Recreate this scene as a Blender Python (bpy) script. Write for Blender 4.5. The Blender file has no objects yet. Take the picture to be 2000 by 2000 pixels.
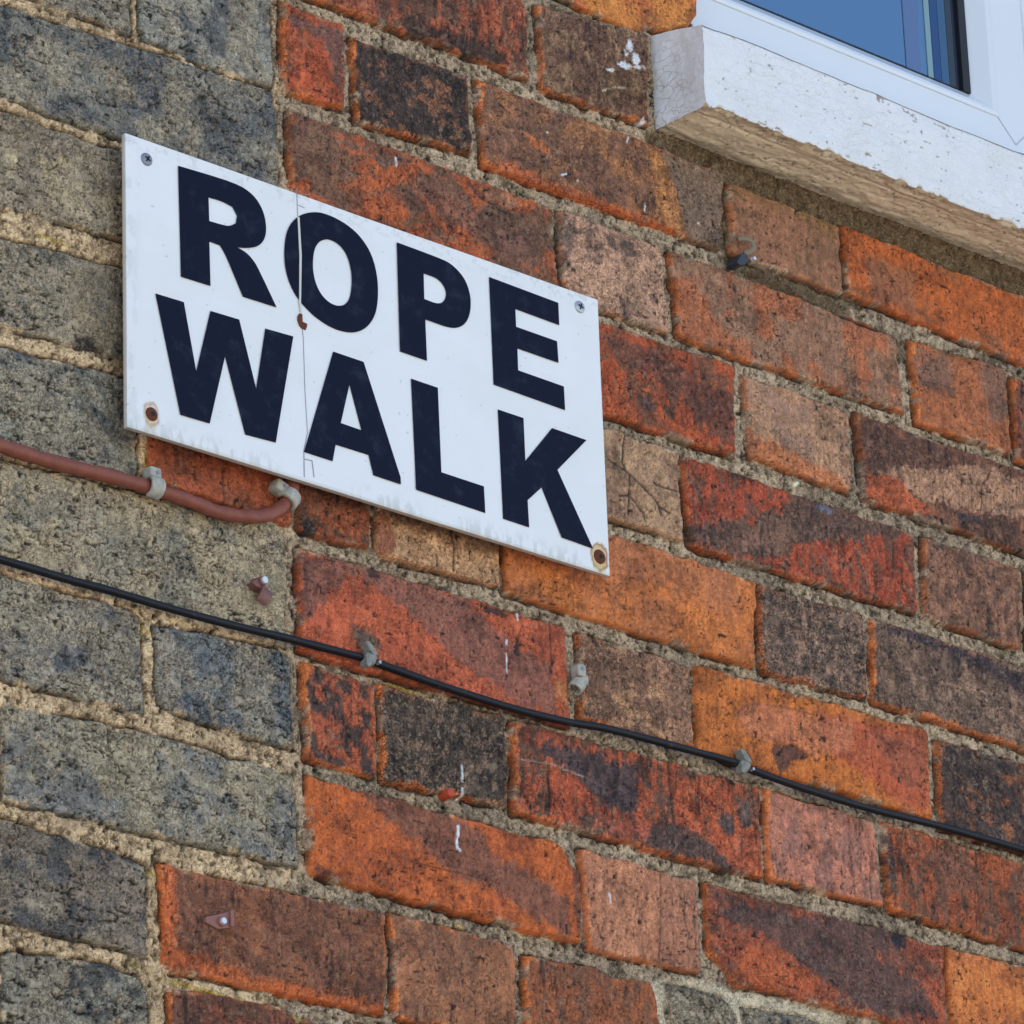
import bpy, bmesh, math, random
import numpy as np
from mathutils import Vector, Matrix
R_=math.radians
scene=bpy.context.scene
COL=scene.collection

# ------------------------------------------------------------------ camera
cam_d=bpy.data.cameras.new('camera'); cam=bpy.data.objects.new('camera',cam_d); COL.objects.link(cam)
cam_d.sensor_width=36.0; cam_d.lens=36.0*10372.564/2000.0; cam_d.clip_start=0.05; cam_d.clip_end=2000
rx,ux,fx=(0.74271236,-0.6687195,-0.03453395),(-0.23395493,-0.3074735,0.92234762),(0.62741011,0.67695959,0.38481459)
cam.matrix_world=Matrix(((rx[0],ux[0],-fx[0],-2.1),(rx[1],ux[1],-fx[1],-2.3035986),(rx[2],ux[2],-fx[2],1.6),(0,0,0,1)))
scene.camera=cam
scene.render.resolution_x=1024; scene.render.resolution_y=1024

# ------------------------------------------------------------------ world, sun, exposure
SUN_EL,SUN_AZ=52.0,-22.0        # the sun stands behind the house, the wall is in open shade
w=bpy.data.worlds.new('World'); scene.world=w; w.use_nodes=True
nt=w.node_tree; nt.nodes.clear()
sky=nt.nodes.new('ShaderNodeTexSky'); sky.sky_type='NISHITA'; sky.sun_disc=False
sky.sun_elevation=R_(SUN_EL); sky.sun_rotation=R_(SUN_AZ); sky.air_density=1.0; sky.dust_density=1.0; sky.ozone_density=1.0
bg=nt.nodes.new('ShaderNodeBackground'); bg.inputs['Strength'].default_value=0.15
ow=nt.nodes.new('ShaderNodeOutputWorld'); nt.links.new(sky.outputs[0],bg.inputs[0]); nt.links.new(bg.outputs[0],ow.inputs[0])
sd_=bpy.data.lights.new('sun','SUN'); sd_.energy=5.0; sd_.angle=R_(0.5); sd_.color=(1.0,0.94,0.84)
sun=bpy.data.objects.new('sun',sd_); COL.objects.link(sun)
to_sun=Vector((math.sin(R_(SUN_AZ))*math.cos(R_(SUN_EL)),math.cos(R_(SUN_AZ))*math.cos(R_(SUN_EL)),math.sin(R_(SUN_EL))))
sun.rotation_euler=to_sun.to_track_quat('Z','Y').to_euler(); sun.location=(0,0,20)
vs=scene.view_settings; vs.view_transform='Standard'; vs.look='None'; vs.exposure=1.1; vs.gamma=1.0; vs.use_curve_mapping=False

# ------------------------------------------------------------------ survey of the wall, millimetres on the wall face (x, z)
BRICKS = [["A1",[[-171.6,3288.4],[64.2,3290.6],[65.7,3231.5],[-176.3,3228.9]],"r",[152,76,56],[98,64,54],0.5,18,2.0,0.5,0.5],["A2",[[77.2,3290.9],[178.6,3302.4],[176.2,3230.4],[77.9,3227.5]],"r",[112,78,68],[138,104,86],0.35,10,1.0,0.7,0.7],["B0",[[-148.4,3217.9],[-96.7,3217.6],[-98.5,3157.1],[-149.1,3152.9]],"r",[166,74,46],[140,72,52],0.3,14,1,0.5,0.8],["B1",[[-90.2,3209.7],[9.7,3215.9],[11.0,3159.0],[-87.0,3151.6]],"r",[64,48,47],[132,86,68],0.22,7,1,0.9,0.8],["B2",[[19.5,3215.5],[246.1,3216.4],[238.9,3156.6],[22.4,3153.2]],"r",[122,82,70],[150,98,72],0.4,14,1,0.6,0.8],["B3",[[250.2,3209.5],[356.9,3209.3],[356.6,3155.6],[249.5,3155.7]],"r",[138,92,76],[124,86,70],0.4,25,1,0.2,0.2],["B4",[[361.7,3209.9],[605.6,3207.7],[602.2,3152.6],[362.5,3157.3]],"r",[170,84,42],[150,84,54],0.3,25,1,0.2,0.1],["C1",[[-144.5,3142.6],[80.7,3139.3],[83.1,3076.1],[-143.8,3079.8]],"r",[168,82,48],[114,78,66],0.48,20,0.5,0.5,0.4],["C2",[[88.3,3140.0],[181.6,3141.3],[185.5,3078.7],[90.8,3076.7]],"r",[178,134,112],[110,86,78],0.2,14,1,0.6,0.2],["C3",[[190.4,3140.4],[408.6,3139.3],[411.3,3080.3],[195.8,3078.1]],"r",[162,92,66],[138,98,84],0.55,22,1,0.4,0.6],["C4",[[424.2,3139.6],[521.5,3143.4],[521.3,3077.3],[424.8,3076.6]],"r",[156,88,60],[124,84,74],0.5,30,1,0.35,0.7],["D3",[[31.1,3066.1],[245.4,3069.5],[241.7,3002.8],[34.2,3000.8]],"r",[166,74,42],[118,70,56],0.35,12,1,0.5,0.3],["D4",[[254.2,3066.4],[354.9,3065.9],[352.8,3004.3],[257.4,3007.0]],"r",[166,122,96],[150,112,94],0.4,20,1,0.3,0.3],["D5",[[364.3,3066.9],[612.5,3067.5],[610.7,3002.5],[365.2,3003.5]],"r",[96,62,55],[128,82,68],0.3,14,1,0.5,0.3],["E4",[[93.4,2992.3],[188.2,2991.1],[187.5,2928.1],[94.2,2927.8]],"r",[168,130,102],[150,112,90],0.4,20,1,0.3,0.1],["E5",[[192.6,2991.1],[412.5,2988.5],[411.8,2930.1],[195.7,2926.7]],"r",[158,66,44],[112,70,60],0.4,9,2,0.5,0.4],["E6",[[423.7,2989.8],[520.9,2988.6],[516.7,2927.6],[419.1,2928.7]],"r",[142,96,82],[108,76,68],0.35,12,2,0.5,0.4],["F2",[[-78.6,2914.2],[24.7,2914.6],[22.5,2855.2],[-78.9,2851.9]],"r",[184,138,104],[160,116,84],0.4,16,1,0.5,0.2],["F3",[[29.0,2917.5],[253.7,2914.7],[249.1,2852.3],[29.6,2852.6]],"r",[184,102,54],[172,98,62],0.4,30,1,0.15,0.2],["F4",[[257.1,2913.3],[356.1,2915.6],[358.1,2855.3],[257.4,2850.5]],"r",[104,82,78],[146,110,100],0.35,5,1,1.0,0.6],["F5",[[365.4,2915.5],[603.2,2913.6],[601.6,2851.5],[363.1,2854.1]],"r",[108,82,76],[136,104,94],0.4,14,1,0.7,0.9],["G1",[[-144.1,2841.1],[78.4,2840.2],[79.1,2773.7],[-143.7,2772.4]],"r",[176,82,58],[160,76,52],0.3,20,1,0.35,0.2],["G2",[[90.4,2840.1],[189.0,2839.9],[188.5,2781.9],[90.5,2780.6]],"r",[120,84,72],[168,122,98],0.4,9,0.6,0.7,0.7],["G3",[[194.9,2841.3],[413.3,2844.3],[411.9,2779.8],[191.9,2781.5]],"r",[182,98,44],[172,92,46],0.3,25,1,0.2,0.2],["H1",[[-142.6,2765.3],[-85.2,2765.0],[-85.9,2703.1],[-140.4,2704.7]],"r",[164,78,54],[76,56,56],0.52,11,1.5,0.5,0.9],["H2",[[-80.0,2765.5],[23.9,2767.1],[22.9,2706.5],[-79.5,2702.4]],"r",[82,67,63],[120,94,84],0.3,5,1,1.0,0.9],["H3",[[29.7,2766.3],[247.4,2768.2],[247.0,2704.4],[29.4,2703.6]],"r",[160,74,50],[96,64,56],0.45,9,2,0.5,0.6],["H4",[[253.2,2768.3],[353.9,2766.2],[357.4,2707.7],[252.4,2705.5]],"r",[176,108,88],[146,96,84],0.5,18,2,0.3,0.9],["H5",[[364.8,2768.4],[597.2,2766.2],[595.1,2702.1],[363.9,2706.7]],"r",[156,76,48],[112,72,60],0.45,13,2,0.5,0.6],["I1",[[-140.7,2692.3],[62.5,2691.2],[68.7,2689.0],[74.5,2678.9],[81.6,2675.7],[80.0,2628.2],[-140.2,2630.0]],"r",[178,86,42],[168,80,44],0.4,20,1,0.25,0.4],["I2",[[84.3,2691.8],[183.5,2690.9],[184.5,2628.8],[88.8,2625.4]],"r",[176,114,86],[162,104,80],0.4,18,2,0.3,0.7],["I3",[[193.0,2691.4],[414.3,2690.5],[412.9,2627.4],[337.5,2628.4],[286.2,2626.2],[254.4,2628.6],[216.9,2626.3],[204.9,2637.2],[193.9,2642.2]],"r",[152,74,54],[120,70,60],0.4,12,0.7,0.5,0.6],["J0",[[-255.6,2612.3],[-80.7,2616.2],[-83.2,2552.5],[-251.6,2548.8]],"r",[120,74,60],[134,80,60],0.35,18,1,0.4,1.0],["J1",[[-76.0,2617.5],[24.0,2617.1],[23.3,2554.2],[-75.7,2551.9]],"r",[150,94,72],[130,84,68],0.45,22,2,0.35,0.9],["A9",[[92.5,3372.6],[230.5,3376.4],[227.8,3344.2],[229.0,3332.1],[219.3,3323.1],[201.4,3313.1],[192.1,3310.1],[183.5,3308.9],[175.2,3304.1],[167.3,3297.0],[159.0,3300.0],[109.9,3302.9],[84.2,3304.5]],"r",[194,116,58],[178,96,54],0.4,16,1,0.3,0.2],["A8",[[72.7,3365.7],[78.5,3365.7],[75.6,3306.5],[71.2,3306.6]],"r",[150,80,60],[120,70,60],0.4,16,1,0.3,0.2],["C5",[[529.4,3139.4],[759.8,3138.6],[755.5,3073.6],[527.7,3074.5]],"r",[130,70,56],[100,62,54],0.4,16,1,0.5,0.6],["D2",[[-58.9,3064.7],[25.5,3065.3],[29.1,3000.9],[-58.8,3001.2]],"r",[150,80,60],[120,70,60],0.4,16,1,0.3,0.4],["D1",[[-144.1,3066.4],[-64.3,3064.6],[-64.2,3001.2],[-144.0,3000.1]],"r",[150,80,60],[120,70,60],0.4,16,1,0.3,0.4],["E1",[[-146.0,2990.8],[87.3,2992.1],[88.6,2927.9],[-145.9,2924.6]],"r",[150,80,60],[120,70,60],0.4,16,1,0.3,0.4],["E7",[[529.7,2988.8],[756.0,2987.7],[753.8,2927.2],[525.4,2927.7]],"r",[150,80,60],[120,70,60],0.4,16,1,0.3,0.4],["F0",[[-260.7,2913.9],[-148.7,2914.1],[-147.6,2854.7],[-259.7,2855.8]],"r",[150,72,48],[130,68,50],0.4,22,1,0.3,0.1],["F1",[[-143.1,2914.2],[-85.1,2914.3],[-87.0,2854.2],[-143.4,2851.1]],"r",[148,72,46],[98,62,50],0.4,14,1,0.4,0.2],["H6",[[605.2,2763.9],[720.4,2762.9],[715.0,2701.0],[600.5,2701.2]],"r",[150,80,60],[120,70,60],0.4,16,1,0.3,0.4],["I4",[[418.5,2691.3],[521.0,2690.8],[518.6,2629.5],[418.1,2628.3]],"r",[192,106,56],[180,98,54],0.4,25,1,0.15,0.1],["K0",[[-250.5,2538.4],[-161.7,2542.1],[-152.9,2535.9],[-151.0,2482.6],[-247.3,2485.3]],"r",[96,60,52],[120,66,52],0.35,12,1,0.5,0.9],["J2",[[32.2,2612.5],[95.0,2614.0],[103.4,2610.1],[137.6,2614.7],[146.9,2587.8],[152.2,2568.5],[33.1,2549.2]],"r",[142,78,52],[118,76,62],0.4,16,2,0.4,0.8],["G4",[[422.2,2839.3],[524.8,2840.8],[522.2,2776.2],[422.4,2775.9]],"r",[74,56,56],[140,84,62],0.15,9,1,0.7,0.6],["K1",[[-146.3,2538.0],[-77.1,2535.3],[-77.1,2475.5],[-146.2,2480.2]],"r",[150,80,60],[120,70,60],0.4,16,1,0.3,0.6],["ga0",[[-484.7,3160.9],[-270.5,3180.7],[-272.0,3154.1],[-398.3,3154.1],[-484.6,3153.7]],"g",[112,108,104],[86,86,86],0.4,25,1,0.9,0],["ga1",[[-264.1,3191.8],[-157.2,3220.0],[-157.8,3154.3],[-208.0,3152.1],[-261.1,3155.4],[-264.0,3162.0]],"g",[124,126,122],[84,88,92],0.35,25,1,0.8,0],["gb",[[-437.7,3139.0],[-374.2,3141.0],[-267.0,3147.2],[-157.9,3150.5],[-154.7,3137.2],[-153.4,3080.7],[-278.9,3079.0],[-374.0,3079.9],[-437.1,3078.4]],"g",[110,110,106],[84,88,92],0.45,30,1,0.9,0],["gc",[[-437.0,3069.5],[-374.0,3069.5],[-282.7,3069.5],[-152.7,3069.7],[-152.4,3010.9],[-284.4,3010.1],[-373.8,3005.2],[-436.3,3004.6]],"g",[124,116,104],[150,140,118],0.3,20,1,0.9,0],["gd",[[-451.3,2980.9],[-373.7,2984.5],[-264.8,2991.9],[-264.6,2930.4],[-280.1,2930.4],[-373.5,2926.6],[-450.6,2924.3]],"g",[100,98,92],[132,124,108],0.35,22,1,0.9,0],["ge",[[-435.3,2913.3],[-373.5,2913.5],[-277.8,2918.0],[-268.9,2912.7],[-269.4,2858.5],[-271.0,2852.5],[-314.4,2850.3],[-373.3,2847.8],[-434.6,2845.8]],"g",[120,120,112],[82,86,90],0.4,18,1,1.0,0],["gf",[[-434.5,2837.4],[-373.2,2839.7],[-266.3,2845.5],[-167.0,2854.7],[-154.5,2846.6],[-154.9,2778.4],[-254.9,2777.3],[-373.0,2778.5],[-433.8,2779.3]],"g",[144,134,114],[112,110,102],0.4,28,1,0.9,0],["gg0",[[-448.7,2767.4],[-373.0,2767.2],[-275.0,2768.0],[-267.9,2763.0],[-266.1,2703.9],[-372.8,2702.8],[-447.9,2702.4]],"g",[128,124,114],[84,88,94],0.4,20,1,1.0,0],["gg1",[[-257.5,2762.1],[-214.4,2767.1],[-160.5,2769.5],[-152.3,2764.5],[-151.2,2707.8],[-186.8,2706.4],[-215.3,2709.2],[-243.6,2709.6],[-254.4,2715.5]],"g",[96,102,108],[70,78,88],0.4,18,1,1.0,0],["gh",[[-370.1,2685.8],[-267.8,2693.8],[-153.2,2690.6],[-150.2,2677.7],[-149.7,2632.4],[-274.3,2630.3],[-369.9,2629.1]],"g",[134,128,112],[104,106,106],0.4,25,1,0.9,0],["gh2",[[-447.6,2681.5],[-374.3,2685.2],[-374.1,2628.8],[-446.9,2627.3]],"g",[134,128,112],[104,106,106],0.4,25,1,0.9,0],["gi",[[-446.7,2614.7],[-372.5,2616.6],[-276.8,2612.2],[-265.4,2610.6],[-265.2,2555.5],[-269.9,2554.6],[-372.3,2555.6],[-446.0,2555.2]],"g",[112,104,96],[80,80,82],0.45,22,1,0.9,0],["gj",[[-369.6,2535.6],[-361.0,2538.9],[-296.4,2543.8],[-272.4,2539.7],[-265.5,2532.4],[-262.8,2488.9],[-369.5,2485.7]],"g",[112,112,106],[70,72,74],0.4,14,1,1.0,0],["gj2",[[-445.7,2533.5],[-373.8,2535.5],[-373.6,2483.4],[-445.1,2484.4]],"g",[112,112,106],[70,72,74],0.4,14,1,1.0,0],["J3",[[155.2,2615.9],[177.7,2618.0],[204.0,2617.9],[217.5,2607.6],[217.9,2573.1],[165.3,2570.9],[158.2,2589.8]],"g",[112,106,94],[64,62,58],0.4,10,1,1.0,0],["J4",[[225.5,2614.0],[239.0,2614.7],[268.0,2617.2],[299.5,2615.4],[316.0,2608.3],[316.1,2579.6],[228.7,2578.5]],"g",[72,76,80],[120,112,100],0.35,10,1,1.0,0]]
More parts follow.
